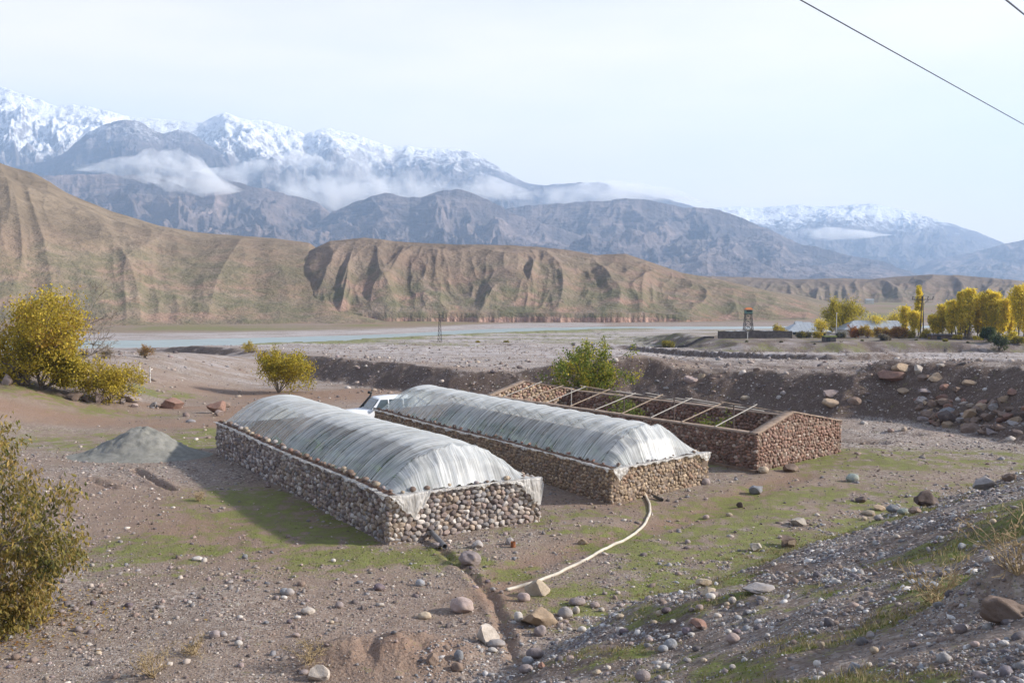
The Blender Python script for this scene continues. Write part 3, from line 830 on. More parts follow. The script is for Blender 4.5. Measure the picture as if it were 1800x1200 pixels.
cloud(130, 430, [(130, 300, 5), (200, 296, 11), (260, 297, 18), (320, 305, 24), (360, 315, 24), (400, 330, 12), (430, 335, 4)], 5150, 160, 3, 'lumpy white cloud against the left mountain', .0075)
cloud(330, 980, [(330, 300, 6), (420, 305, 20), (520, 310, 30), (600, 330, 28), (700, 335, 22), (800, 325, 22), (880, 335, 20), (940, 345, 14), (980, 350, 5)], 6050, 220, 9, 'long white cloud bank below the snowy peaks', .0050)
cloud(880, 1240, [(880, 345, 5), (960, 347, 13), (1060, 340, 14), (1120, 338, 10), (1180, 345, 9), (1240, 355, 3)], 6500, 200, 15, 'thin cloud wisp over the right mountain', .0040)
cloud(540, 720, [(540, 290, 4), (600, 283, 16), (650, 278, 14), (720, 268, 3)], 6900, 160, 21, 'veil of mist on the snow slope', .0022)
cloud(1370, 1570, [(1370, 403, 2), (1400, 407, 6), (1460, 411, 7), (1520, 412, 5), (1570, 413, 2)], 7400, 120, 27, 'small flat cloud before the distant snow mountain', .0090)

# ------------------------------------------------------------------ haze
HX, HY0, HY1, HZ0, HZ1 = 14000, -14000, 14000, -15, 2400
m, nt, out = new_mat('haze_air')
hv = nt.nodes.new('ShaderNodeVolumePrincipled')
hv.inputs['Color'].default_value = (.50, .70, 1.0, 1)
hv.inputs['Density'].default_value = 0.000096
hv.inputs['Anisotropy'].default_value = 0.1
nt.links.new(hv.outputs[0], out.inputs['Volume'])
HAZE = MB().box((0, (HY0 + HY1) / 2, (HZ0 + HZ1) / 2), (2 * HX, HY1 - HY0, HZ1 - HZ0)).build('haze', m)
tag(HAZE, 'pale blue air haze filling the valley', 'haze', kind='stuff')

# ------------------------------------------------------------------ stone walls
def wall_stones(Lw, Hw, sw, sh, rng, iters=3, res=0.025):
    """fits stones to one another: seeds in rough courses, relaxed, each stone takes the shape of its cell"""
    pts = []; z = 0.0
    while z < Hw - sh * .4:
        h = sh * rng.uniform(.75, 1.4); x = -sw * rng.uniform(0, 1)
        while x < Lw + sw:
            w = sw * (rng.uniform(.5, 1.5) if rng.uniform() < .85 else rng.uniform(1.5, 2.3)); pts.append((x + w / 2, z + h / 2 + rng.normal() * sh * .30)); x += w
        z += h
    P = np.array(pts, np.float32)
    gx, gzz = np.meshgrid(np.arange(res / 2, Lw, res), np.arange(res / 2, Hw, res))
    Q = np.stack([gx.ravel(), gzz.ravel()], 1).astype(np.float32)
    bx = 24 * sw
    for it in range(iters):
        lab = np.empty(len(Q), int)
        for x0 in np.arange(0, Lw, bx):
            q = (Q[:, 0] >= x0) & (Q[:, 0] < x0 + bx)
            pi = np.where((P[:, 0] > x0 - 3 * sw) & (P[:, 0] < x0 + bx + 3 * sw))[0]
            A = Q[q]; B = P[pi]
            D = (A[:, None, 0] - B[None, :, 0]) ** 2 * .8 + (A[:, None, 1] - B[None, :, 1]) ** 2 * 1.15
            lab[q] = pi[np.argmin(D, 1)]
        cnt = np.bincount(lab, minlength=len(P)).astype(float)
        m = cnt > 6
        cx = np.bincount(lab, Q[:, 0], len(P)); cz = np.bincount(lab, Q[:, 1], len(P))
        P2 = P.copy(); P2[m, 0] = cx[m] / cnt[m]; P2[m, 1] = cz[m] / cnt[m]
        if it < iters - 1: P = P2
    xx = np.bincount(lab, Q[:, 0] ** 2, len(P)); zz = np.bincount(lab, Q[:, 1] ** 2, len(P)); xz = np.bincount(lab, Q[:, 0] * Q[:, 1], len(P))
    out = []
    for i in np.where(m)[0]:
        mx, mz = cx[i] / cnt[i], cz[i] / cnt[i]
        C = np.array([[xx[i] / cnt[i] - mx * mx, xz[i] / cnt[i] - mx * mz], [0, zz[i] / cnt[i] - mz * mz]]); C[1, 0] = C[0, 1]
        ev, vec = np.linalg.eigh(C + np.eye(2) * 1e-6)
        out.append((mx, mz, 2 * math.sqrt(max(ev[1], 1e-5)), 2 * math.sqrt(max(ev[0], 1e-5)), math.atan2(vec[1, 1], vec[0, 1])))
    return out

class Frame:
    """a leaning rectangle of ground: s runs along the long side, t across, both in metres"""
    def __init__(f, A, Bp, Cp):
        f.A = np.array(A[:2]); f.u = np.array(Cp[:2]) - f.A; f.v = np.array(Bp[:2]) - f.A
        f.Ls = float(np.linalg.norm(f.u)); f.Lt = float(np.linalg.norm(f.v)); f.u /= f.Ls; f.v /= f.Lt
    def p(f, s, t, z=0.0):
        s, t, z = np.broadcast_arrays(np.asarray(s, float), np.asarray(t, float), np.asarray(z, float))
        xy = f.A + s[..., None] * f.u + t[..., None] * f.v
        return np.concatenate([xy, z[..., None]], -1)

PAL_COBBLE = [(.30, .25, .225), (.24, .205, .19), (.36, .30, .26), (.20, .16, .15), (.28, .215, .19), (.42, .375, .34), (.25, .235, .235), (.32, .255, .20), (.17, .145, .14), (.50, .455, .42)]
PAL_TAN = [(.30, .22, .145), (.36, .27, .185), (.25, .185, .13), (.33, .255, .19), (.22, .165, .125), (.40, .31, .22), (.27, .22, .18), (.31, .21, .15)]
PAL_RED = [(.235, .140, .108), (.20, .118, .09), (.29, .185, .145), (.17, .105, .085), (.25, .155, .125), (.34, .235, .18), (.21, .14, .115), (.38, .30, .25), (.27, .16, .12)]
WALL_MAT = col_rock_mat('wall_stone', 11.0, .3, .015)
CORE_MAT = plain('earth_mortar', (.085, .062, .048), .95, .1, 0, .3, 5, .5)
CAP_MAT = plain('mud_cap', (.27, .205, .16), .95, .1, 0, .3, 4, .6)
EARTH_MAT = plain('loose_earth', (.15, .095, .07), .95, .1, 0, .4, 6, .6)

def wall_face(mb, P0, P1, out_n, Hfun, sw, sh, pal, rng, power, sink=0.25, sub=2, flat=.9, ang=.15, shorter=None):
    """one visible face of a dry stone wall from P0 to P1 (ground points), stones bulging along out_n"""
    P0 = np.asarray(P0, float); P1 = np.asarray(P1, float)
    Lw = float(np.linalg.norm(P1[:2] - P0[:2])); e = np.append((P1 - P0)[:2] / Lw, 0)
    Hmax = max(Hfun(q) for q in np.linspace(0, 1, 9)) + sink
    Vb, Fb = ICO[sub]
    for (x, z, a, b, th) in wall_stones(Lw, Hmax, sw, sh, rng):
        top = Hfun(np.clip(x / Lw, 0, 1)) + sink
        if z - b * .3 > top - .03: continue
        V = Vb.copy()
        pw = power + rng.uniform(-.1, .1)
        V = np.sign(V) * np.abs(V) ** pw
        V /= np.linalg.norm(V, axis=1)[:, None] ** (1.0 - .35)
        for _ in range(int(ang * 14)):
            n = rng.normal(size=3); n /= np.linalg.norm(n); d = V @ n - rng.uniform(.62, .85); V -= np.where(d > 0, d, 0)[:, None] * n
        fo = rng.uniform(0, 90); V *= 1 + .16 * fbm(V[:, :1] * 1.4 + fo, V[:, 2:3] * 1.4 + V[:, 1:2] + fo, 2, 5)
        dep = rng.uniform(.07, .11) * (1 if sw > .18 else .8)
        V = V * np.array([a * 1.06, dep * rng.uniform(.8, 1.25), b * 1.05])
        c, s_ = math.cos(th), math.sin(th)
        X = V[:, 0] * c - V[:, 2] * s_ + x; Z = V[:, 0] * s_ + V[:, 2] * c + z - sink; Y = V[:, 1] - .045 + rng.normal() * .016
        W = P0[None, :] + X[:, None] * e[None, :] + Y[:, None] * np.append(out_n, 0)[None, :]
        W[:, 2] = P0[2] + (P1[2] - P0[2]) * np.clip(x / Lw, 0, 1) + Z
        cc = np.array(pal[rng.integers(len(pal))]) * rng.uniform(.72, 1.2)
        mb.add(W, Fb, cc)

def core(mb, fr, s0, s1, t0, t1, z0, zf, n=24, along='s', col=(.155, .115, .088)):
    """solid earth-filled heart of a wall with a top that follows zf"""
    k = np.linspace(0, 1, n)
    if along == 's':
        a = fr.p(s0 + (s1 - s0) * k, t0); b = fr.p(s0 + (s1 - s0) * k, t1)
    else:
        a = fr.p(s0, t0 + (t1 - t0) * k); b = fr.p(s1, t0 + (t1 - t0) * k)
    G = []
    for (q, top) in ((a, 0), (a, 1), (b, 1), (b, 0)):
        r = q.copy(); r[:, 2] = np.array([zf(v) for v in k]) if top else z0
        G.append(r)
    G.append(G[0])
    mb.grid(np.stack(G, 1), col)
    for i in (0, -1):
        mb.add(np.stack([G[0][i], G[1][i], G[2][i], G[3][i]]), [[0, 1, 2, 3]], col)

# ------------------------------------------------------------------ plastic film
def film_mat(name, white, clear, streak=1.0, seam=True):
    m, nt, out = new_mat(name); k = NT(nt)
    uv = k.n('ShaderNodeUVMap').outputs[0]
    st = k.noise(k.mapv(uv, (9.0, .45, 1), (0, 0, .10)), 1.0, 5, .65, .3)
    st2 = k.noise(k.mapv(uv, (28.0, 1.0, 1), (0, 0, -.16)), 1.0, 4, .6, .2)
    bl = k.noise(k.mapv(uv, (.5, 1.2, 1)), 1.0, 4, .6)
    col = k.mix(k.rng(st, .35, .7), tuple(q * .90 for q in white), white)
    a = k.attr('veil')                      # how milky the sheet is here (layers, dust, old seams)
    tr = k.math('ADD', k.math('MULTIPLY', k.math('SUBTRACT', st, .5), -1.5 * streak), k.math('MULTIPLY', k.math('SUBTRACT', st2, .5), -.9 * streak))
    tr = k.math('ADD', tr, k.math('MULTIPLY', k.math('SUBTRACT', bl, .5), -.7))
    tr = k.math('ADD', tr, k.math('SUBTRACT', clear, a), True)
    h = k.math('ADD', st, k.math('MULTIPLY', st2, .5))
    nrm = k.bump(h, .55, .04)
    b = k.bsdf(col, .30, nrm, .45)
    tl = k.n('ShaderNodeBsdfTranslucent'); k.l(col, tl.inputs[0]); k.l(nrm, tl.inputs['Normal'])
    mx = k.n('ShaderNodeMixShader'); mx.inputs[0].default_value = .38; k.l(b.outputs[0], mx.inputs[1]); k.l(tl.outputs[0], mx.inputs[2])
    tp = k.n('ShaderNodeBsdfTransparent'); tp.inputs[0].default_value = (.93, .96, .94, 1)
    m2 = k.n('ShaderNodeMixShader'); k.l(k.math('MULTIPLY', tr, .9), m2.inputs[0]); k.l(mx.outputs[0], m2.inputs[1]); k.l(tp.outputs[0], m2.inputs[2])
    k.l(m2.outputs[0], out.inputs['Surface'])
    return m
FILM = film_mat('plastic_film', (.84, .855, .845), .74, 1.05)
FILM_EDGE = film_mat('plastic_edge', (.74, .715, .68), .56, 1.5)
HOOP_MAT = plain('hoop_pole', (.20, .19, .175), .6, .3)
SOIL_MAT = plain('bed_soil', (.075, .055, .04), .95, .1, 0, .4, 3, .5)
CROP_MAT = plain('crop_leaf', (.050, .085, .028), .7, .2, 0, .5, 9, .4)

def uv_set(me, U):
    uvl = me.uv_layers.new(name='UVMap')
    li = np.empty(len(me.loops), np.int32); me.loops.foreach_get('vertex_index', li)
    uvl.data.foreach_set('uv', U[li].astype(np.float32).ravel())

def film_obj(name, G, U, veil, m, parent):
    me = np_mesh(name, G.reshape(-1, 3), grid_faces(*G.shape[:2]), True)
    uv_set(me, U.reshape(-1, 2)); add_attr(me, 'veil', veil.ravel())
    return link(name, me, m, parent)

def greenhouse(fr, hw, hd, zb, pal, sw, sh, power, ang, seed, label, inset, flaps, hip, drop0, seamv):
    """fr: footprint; hw(k): wall height along the long side; hd: rise of the film over the wall"""
    rng = np.random.default_rng(seed)
    t = empty('stone_greenhouse', fr.p(fr.Ls / 2, fr.Lt / 2, 0))
    tag(t, label, 'greenhouse', 'stone walled greenhouses')
    inv = -np.array(t.location)
    def bld(mb, name, m, smooth=False, color=False):
        mb.V = [v + inv for v in mb.V]; return mb.build(name, m, t, smooth, color)
    Ls, Lt = fr.Ls, fr.Lt; TH = .42
    zl = lambda k: zb(k) + hw(k)
    nu = -fr.u; nv = -fr.v
    pn = lambda a, b: np.array([a[0], a[1]]) / np.hypot(a[0], a[1])
    nl = np.array([fr.u[1], -fr.u[0]]); nl = nl if nl @ fr.v < 0 else -nl      # out of the left long wall
    nf = np.array([fr.v[1], -fr.v[0]]); nf = nf if nf @ fr.u < 0 else -nf      # out of the near end wall
    # four walls, each its own part
    mb = MB(); core(mb, fr, 0, Ls, .025, TH, -1.0, zl, 30)
    wall_face(mb, fr.p(0, 0, zb(0)), fr.p(Ls, 0, zb(1)), nl, hw, sw * .92, sh, pal, rng, power, ang=ang)
    bld(mb, 'stone_wall', WALL_MAT, True, True)
    mb = MB(); core(mb, fr, .025, TH, 0.03, Lt - .03, -1.0, lambda k: zl(0) - .004, 10, 't')
    wall_face(mb, fr.p(0, 0, zb(0)), fr.p(0, Lt, zb(0)), nf, lambda k: hw(0), sw, sh, pal, rng, power, ang=ang, sub=3)
    bld(mb, 'stone_wall', WALL_MAT, True, True)
    mb = MB(); core(mb, fr, 0, Ls, Lt - TH, Lt - .06, -1.0, lambda k: zl(k) - .008, 30)
    wall_face(mb, fr.p(0, Lt, zb(0)), fr.p(Ls, Lt, zb(1)), -nl, hw, sw * 1.3, sh * 1.3, pal, rng, power, ang=ang, sub=1)
    bld(mb, 'stone_wall', WALL_MAT, True, True)
    mb = MB(); core(mb, fr, Ls - TH, Ls - .06, .02, Lt - .02, -1.0, lambda k: zl(1) - .012, 10, 't')
    wall_face(mb, fr.p(Ls, 0, zb(1)), fr.p(Ls, Lt, zb(1)), -nf, lambda k: hw(1), sw * 1.3, sh * 1.3, pal, rng, power, ang=ang, sub=1)
    bld(mb, 'stone_wall', WALL_MAT, True, True)
    # the vault of film: a half barrel with a sloping near end, sagging between the hoops
    t0, t1 = .30, Lt - .30
    hoops = np.arange(inset, Ls - .25, 1.18)
    ns = int((Ls - .2) / .035); na = 110
    s = np.linspace(.10, Ls - .17, ns); a = np.linspace(0, 1, na)
    SS, AA = np.meshgrid(s, a, indexing='ij')
    hd_s = np.interp(SS, [.10, .20, inset * .5, inset, inset + 1.2, Ls - .6, Ls - .3, Ls - .17], [-.02, .10, hip * .60, hip * .97, 1.0, 1.0, .7, -.02])
    hd_s = hd_s * (1 + .03 * fbm(SS / 3, SS * 0, 2, seed))
    ph = np.pi * (1 - AA)
    arcx = np.cos(ph); arcz = 1 - np.abs(arcx) ** 2.15
    Tt = (t0 + t1) / 2 + (t1 - t0) / 2 * arcx
    sag = 0
    nearest = np.min(np.abs(s[:, None] - hoops[None, :]), 1)
    sag = .10 * S(nearest / .55)[:, None] * np.sin(ph) ** .5 * S((SS - inset * .9) / .4)
    folds = .012 * fbm(SS * 6 + AA * 1.8, AA * 2.2, 4, seed + 2) + .006 * fbm(SS * 15 - AA * 2.5, AA * 3, 3, seed + 3)
    endf = 1 - S((SS - inset * .9) / .7)
    drape = endf * (.24 * ridged(Tt * 1.15, SS * .3, 3, seed + 4, .4) ** 1.5 - .08)
    Z = np.interp(SS / Ls, np.linspace(0, 1, 20), [zl(q) for q in np.linspace(0, 1, 20)]) + .03 + (hd * hd_s - sag) * arcz + folds * np.sin(ph) ** .4 + drape * arcz
    G = fr.p(SS, Tt, Z) + inv
    U = np.stack([SS * (1 - endf) + Tt * endf * 1.1, AA * 5.6 * (1 - endf) + SS * 1.4 * endf], -1)
    seam = S((AA - seamv) / .015) * (1 - S((AA - (1 - seamv)) / .015))
    panels = np.zeros_like(SS)
    pidx = np.floor(SS / 2.4 + .2).astype(int)
    pr = np.array([rng.uniform(-.17, .12) for _ in range(60)])[pidx]
    near_h = np.exp(-(nearest / .035) ** 2)[:, None]
    veil = .16 + .30 * seam + pr * (1 - seam) + .10 * endf + .10 * (1 - S(AA / .05)) + 0.10 * fbm(SS / 1.5, AA * 4, 3, seed + 5)
    veil = veil - .35 * near_h
    film_obj('plastic_cover', G, U, veil, FILM, t)
    # hoops under it
    for h in hoops:
        aa = np.linspace(0, 1, 22); p_ = np.pi * (1 - aa)
        x = np.cos(p_); zz = 1 - np.abs(x) ** 2.15
        P = fr.p(np.full(22, h), (t0 + t1) / 2 + (t1 - t0) / 2 * .985 * x, zl(h / Ls) - .02 + (hd * float(np.interp(h, [inset, inset + 1.2], [hip * .97, 1])) - .035) * zz) + inv
        MB().tube(P, .030, 6).build('hoop', HOOP_MAT, t, True)
    # crop beds inside, seen dimly through the film
    mb = MB(); mb.grid(np.stack([fr.p(np.linspace(.4, Ls - .4, 40), q, np.array([zb(v) + .05 for v in np.linspace(0, 1, 40)])) for q in (TH, Lt - TH)], 1) + inv)
    mb.build('soil_bed', SOIL_MAT, t)
    mb = MB()
    V, Fq = ICO[2]
    for bt in np.linspace(.75, Lt - .75, 4):
        for sx in np.arange(.9, Ls - .7, .42):
            hgt = rng.uniform(.35, .95)
            q = V * (1 + .22 * rng.normal(size=(len(V), 1))) * np.array([.30, .30, hgt / 2])
            mb.add(q + fr.p(sx + rng.normal() * .1, bt + rng.normal() * .1, zb(sx / Ls) + hgt / 2)[None, :] + inv, Fq)
    mb.build('crop_row', CROP_MAT, t)
    # loose film edges folded over the wall heads, with torn corner flaps
    def edge(Pf, n_out, L, dropf, nm, zf):
        n = int(L / .03); k = np.linspace(0, 1, n); w = np.linspace(0, 1, 16)
        K, W = np.meshgrid(k, w, indexing='ij')
        dr = dropf(k * L)[:, None]
        back = .13
        tot = back + dr
        q = W * tot
        out = np.where(q < back, q - back, 0) + np.where(q >= back, .085 + .02 * fbm(K * L * 3, W * 2, 3, seed + 8) + .05 * S((q - back) / .5), .085 * S((q - back + .12) / .12))
        zz = np.where(q < back, .035 + .03 * fbm(K * L * 2.2, q * 4, 3, seed + 12), .035 - (q - back))
        cr = .075 * ridged(K * L * 3.5 + W * 1.9, W * 2.6, 4, seed + 14, .6) * (.35 + W)
        base = Pf(K.ravel()).reshape(*K.shape, 3)
        Gq = base + np.append(n_out, 0)[None, None, :] * (out + cr)[..., None]
        Gq[..., 2] = zf(K) + zz + cr * .6
        vl = .34 + .45 * fbm(K * L * 3, W * 3, 3, seed + 15) - .06 * S(dr / .4)
        film_obj(nm, Gq + inv, np.stack([K * L, W * 2], -1), vl, FILM_EDGE, t)
    f1 = np.random.default_rng(seed + 1)
    edge(lambda k: fr.p(k * Ls, 0), nl, Ls, lambda q: np.clip(drop0 + .20 * fbm(q / .7, q * 0, 4, seed + 20) + .12 * fbm(q / 3.1, q * 0 + 4, 2, seed + 21) + .12 * np.exp(-(q / .5) ** 2), .004, .5), 'film_edge', np.vectorize(lambda k: zl(k)))
    def fd(q):
        d = .06 + .16 * fbm(q / .4, q * 0 + 2, 4, seed + 22)
        for c, wl_, wr_, a_ in flaps:
            x = q - c; d = d + a_ * np.clip(1 - np.abs(x) / np.where(x < 0, wl_, wr_), 0, 1) ** .8 * (1 + .35 * fbm(q / .13, q * 0 + c, 3, seed + 27))
        return np.clip(d, .01, 1.0)
    edge(lambda k: fr.p(0, k * Lt), nf, Lt, fd, 'film_edge', lambda k: zl(0) + 0 * k)
    # trodden earth lying along the wall head
    for P0f, L, nrm_ in ((lambda q: fr.p(q, .17), Ls, None), ):
        n = int(L / .06); k = np.linspace(0, L, n); w = np.linspace(-1, 1, 7)
        K, W = np.meshgrid(k, w, indexing='ij')
        hgt = np.clip((1 - W ** 2) * (.05 + .09 * fbm(K / .45, W * .8, 4, seed + 30)), -.03, .2)
        base = fr.p(K, .17 + W * .13 + .03 * fbm(K / .6, K * 0, 2, seed + 31), np.vectorize(lambda q: zl(q))(K / Ls) + .045 + hgt)
        MB().grid(base + inv).build('earth_ridge', EARTH_MAT, t, True)
    return t, zl

G1 = Frame(at_z(683, 958), at_z(950, 916), at_z(381, 796))
G2 = Frame(at_z(1074, 887, 0), at_z(1245, 850), (-7.7, 55.4))
g1, z1 = greenhouse(G1, lambda k: 1.50 + .0 * k + .03 * math.sin(k * 9), 1.28, lambda k: 0.0 - .05 * k, PAL_COBBLE, .20, .15, .80, .42, 5,
    'nearest stone greenhouse of rounded grey cobbles under milky plastic', 1.1, [(.80, .75, .62, .72), (G1.Lt - .12, .95, .15, .85)], .92, .035, .36)
g2, z2 = greenhouse(G2, lambda k: 1.26 + .02 * math.sin(k * 7), 1.28, lambda k: 0.02 - .14 * k, PAL_TAN, .175, .115, .85, .5, 9,
    'middle stone greenhouse of broken tan stones under plastic, pale hose end at its wall', 1.05, [(.30, .35, .55, .38), (G2.Lt - .3, .5, .25, .30)], .96, .04, .40)

# ------------------------------------------------------------------ the roofless one
G3 = Frame(at_z(1330, 830), at_z(1478, 794), (-1.6, 60.4))
WOOD = plain('weathered_pole', (.30, .235, .18), .8, .2, 0, .3, 8, .3)
WHITEPOLE = plain('pale_pole', (.36, .335, .30), .6, .3, 0, .15, 8)
IRON = plain('rusty_post', (.11, .085, .075), .7, .3)
def roofless():
    fr = G3; rng = np.random.default_rng(31); Ls, Lt = fr.Ls, fr.Lt; TH = .42
    t = empty('roofless_enclosure', fr.p(Ls / 2, Lt / 2, 0)); inv = -np.array(t.location)
    tag(t, 'roofless red brown stone enclosure with bare roof poles', 'stone enclosure')
    def bld(mb, name, m, smooth=False, color=False):
        mb.V = [v + inv for v in mb.V]; return mb.build(name, m, t, smooth, color)
    zb = lambda k: -.25 * k
    hl = lambda k: 1.62; zl = lambda k: zb(k) + hl(k)
    PK = .40
    gab = lambda k: np.interp(k, [0, PK, 1], [1.64, 2.34, 1.50])
    nl = np.array([fr.u[1], -fr.u[0]]); nl = nl if nl @ fr.v < 0 else -nl
    nf = np.array([fr.v[1], -fr.v[0]]); nf = nf if nf @ fr.u < 0 else -nf
    args = dict(ang=.6)
    mb = MB(); core(mb, fr, 0, Ls, .02, TH - .06, -1.2, lambda k: zl(k) - .02, 30)
    wall_face(mb, fr.p(0, 0, zb(0)), fr.p(Ls, 0, zb(1)), nl, hl, .20, .135, PAL_RED, rng, .8, **args)
    bld(mb, 'stone_wall', WALL_MAT, True, True)
    mb = MB(); core(mb, fr, .02, TH - .06, .025, Lt - .025, -1.2, lambda k: gab(k) - .03, 22, 't')
    wall_face(mb, fr.p(0, 0, zb(0)), fr.p(0, Lt, zb(0)), nf, gab, .20, .135, PAL_RED, rng, .8, **args)
    bld(mb, 'stone_wall', WALL_MAT, True, True)
    mb = MB(); core(mb, fr, 0, Ls, Lt - TH + .06, Lt - .06, -1.2, lambda k: zb(k) + 1.46, 30)
    wall_face(mb, fr.p(0, Lt - TH, zb(0)), fr.p(Ls, Lt - TH, zb(1)), nl, lambda k: 1.48, .24, .16, PAL_RED, rng, .8, **args)
    bld(mb, 'stone_wall', WALL_MAT, True, True)
    mb = MB(); core(mb, fr, Ls - TH + .06, Ls - .06, .02, Lt - .02, -1.2, lambda k: gab(k) - .28, 22, 't')
    wall_face(mb, fr.p(Ls - TH, 0, zb(1)), fr.p(Ls - TH, Lt, zb(1)), nf, gab, .26, .19, PAL_TAN[:3] + PAL_RED[4:], rng, .85, **args)
    bld(mb, 'stone_wall', WALL_MAT, True, True)
    # mud caps on the wall heads
    def cap(P, wdir, name='mud_cap', w=.5, h=.07):
        n = len(P); d = np.append(wdir, 0)
        nn_ = .03 * fbm(np.arange(n) * .3, np.zeros(n), 3, 7)
        ring = []
        for dx, dz in ((-w / 2, 0), (-w / 2 + .04, h), (w / 2 - .04, h), (w / 2, 0), (-w / 2, 0)):
            r = P + d[None, :] * (dx + nn_[:, None]); r[:, 2] += dz + (nn_ if dz else 0); ring.append(r)
        bld(MB().grid(np.stack(ring, 1)), name, CAP_MAT, True)
    k = np.linspace(0, 1, 70)
    cap(fr.p(k * Ls, TH / 2, np.array([zl(q) for q in k])), nl)
    cap(fr.p(TH / 2, k * Lt, gab(k) - .015), nf)
    cap(fr.p(k * Ls, Lt - TH / 2, np.array([zb(q) + 1.47 for q in k])), nl)
    cap(fr.p(Ls - TH / 2, k * Lt, gab(k) - .26), nf, w=.55, h=.09)
    # plinth of concrete showing at the foot of the near corner
    bld(MB().box(fr.p(2.6, -.13, -.14), (5.4, .22, .5), np.column_stack([np.append(fr.u, 0), np.append(-nl, 0), [0, 0, 1.0]])), 'plinth', plain('plinth_mud', (.20, .145, .11), .9, .1, 0, .3, 3, .3))
    # ridge wire pole, posts, rafters
    rz = lambda s: np.interp(s, [0, Ls], [2.42, 2.10]) + .05 * math.sin(s)
    tr = PK * Lt
    ss = np.linspace(.1, Ls - .1, 24)
    bld(MB().tube(fr.p(ss, tr, np.array([rz(q) - .02 for q in ss])), .022, 5), 'ridge_pole', IRON)
    cols = [WOOD, WHITEPOLE]
    for i, sx in enumerate(np.linspace(2.3, Ls - 2.0, 9)):
        m_ = [WHITEPOLE, WOOD][i % 2]
        P = np.stack([fr.p(sx + .25, .12, zl(sx / Ls) + .10), fr.p(sx - .05, tr + .15, rz(sx) + .055)])
        bld(MB().tube(P, .025 + .006 * (i % 2), 6), 'rafter', m_)
    for i, sx in enumerate((3.2, 5.6, 8.6, 11.0, 14.2)):
        m_ = [WOOD, WHITEPOLE, WHITEPOLE, WHITEPOLE, WOOD][i]
        P = np.stack([fr.p(sx - .9, Lt - .2, zb(sx / Ls) + 1.60), fr.p(sx + 1.2, tr - .1, rz(sx + .3) + .075)])
        bld(MB().tube(P, .026, 6), 'rafter', m_)
    for i, sx in enumerate((3.6, 7.7, 11.6, 16.3)):
        bld(MB().tube(np.stack([fr.p(sx, tr, -.5), fr.p(sx, tr, rz(sx))]), .035, 6), 'post', WHITEPOLE if i == 3 else IRON)
    for tt in (.33, .66):
        bld(MB().tube(fr.p(ss, tr + (Lt - tr) * tt, np.array([rz(q) * (1 - tt) + 1.4 * tt for q in ss])), .012, 4), 'purlin', IRON)
    return t
roofless()

# ------------------------------------------------------------------ stones that can be lifted
ROCKC = {
    'beige': (.40, .325, .24), 'tan': (.37, .275, .19), 'pale': (.43, .38, .33), 'white': (.49, .455, .42), 'pink': (.35, .275, .25), 'mauve': (.245, .205, .198),
    'grey': (.30, .275, .265), 'blue grey': (.25, .255, .27), 'dark': (.105, .080, .072), 'brown': (.20, .145, .115), 'red': (.26, .155, .12), 'green grey': (.27, .30, .265), 'purple': (.17, .135, .15)}
RK = {c: rock_mat('rock_' + c.replace(' ', '_'), v) for c, v in ROCKC.items()}

def stone(px, py, w, hfrac, colr, label, ang=.3, name=None, cat=None, group=None, seed=0, depthf=.85, rz=None, sink=.12, sub=3, pos=None, lump=.14, tilt=0.0):
    """one stone as it lies: px, py the foot of it in the photograph, w its width there in pixels"""
    rng = np.random.default_rng(seed * 131 + int(px) * 7 + int(py))
    if name is None: name = 'boulder' if w > 30 else ('broken_rock' if ang > .45 else 'cobble')
    if cat is None: cat = 'boulder' if w > 30 else ('rock' if ang > .45 else 'cobble')
    p = hit(px, py) if pos is None else np.asarray(pos, float)
    wm = w * p[1] / F_PX if pos is None else w
    hm = wm * hfrac
    V, Fq = stone_geo(rng, (wm, wm * depthf, hm), max(ang, .22), sub, lump * 1.5)
    if tilt: V = V @ rot_y(tilt).T
    V[:, 2] -= V[:, 2].min() + hm * sink
    V = V @ rot_z(rng.uniform(-.35, .35) if rz is None else rz).T
    o = link(name, np_mesh(name, V, Fq, True), RK[colr], None, p)
    if pos is None: o.location.y += wm * depthf * .35
    if ang > .35:
        o.data.set_sharp_from_angle(angle=R(32))
    return tag(o, label, cat, group)

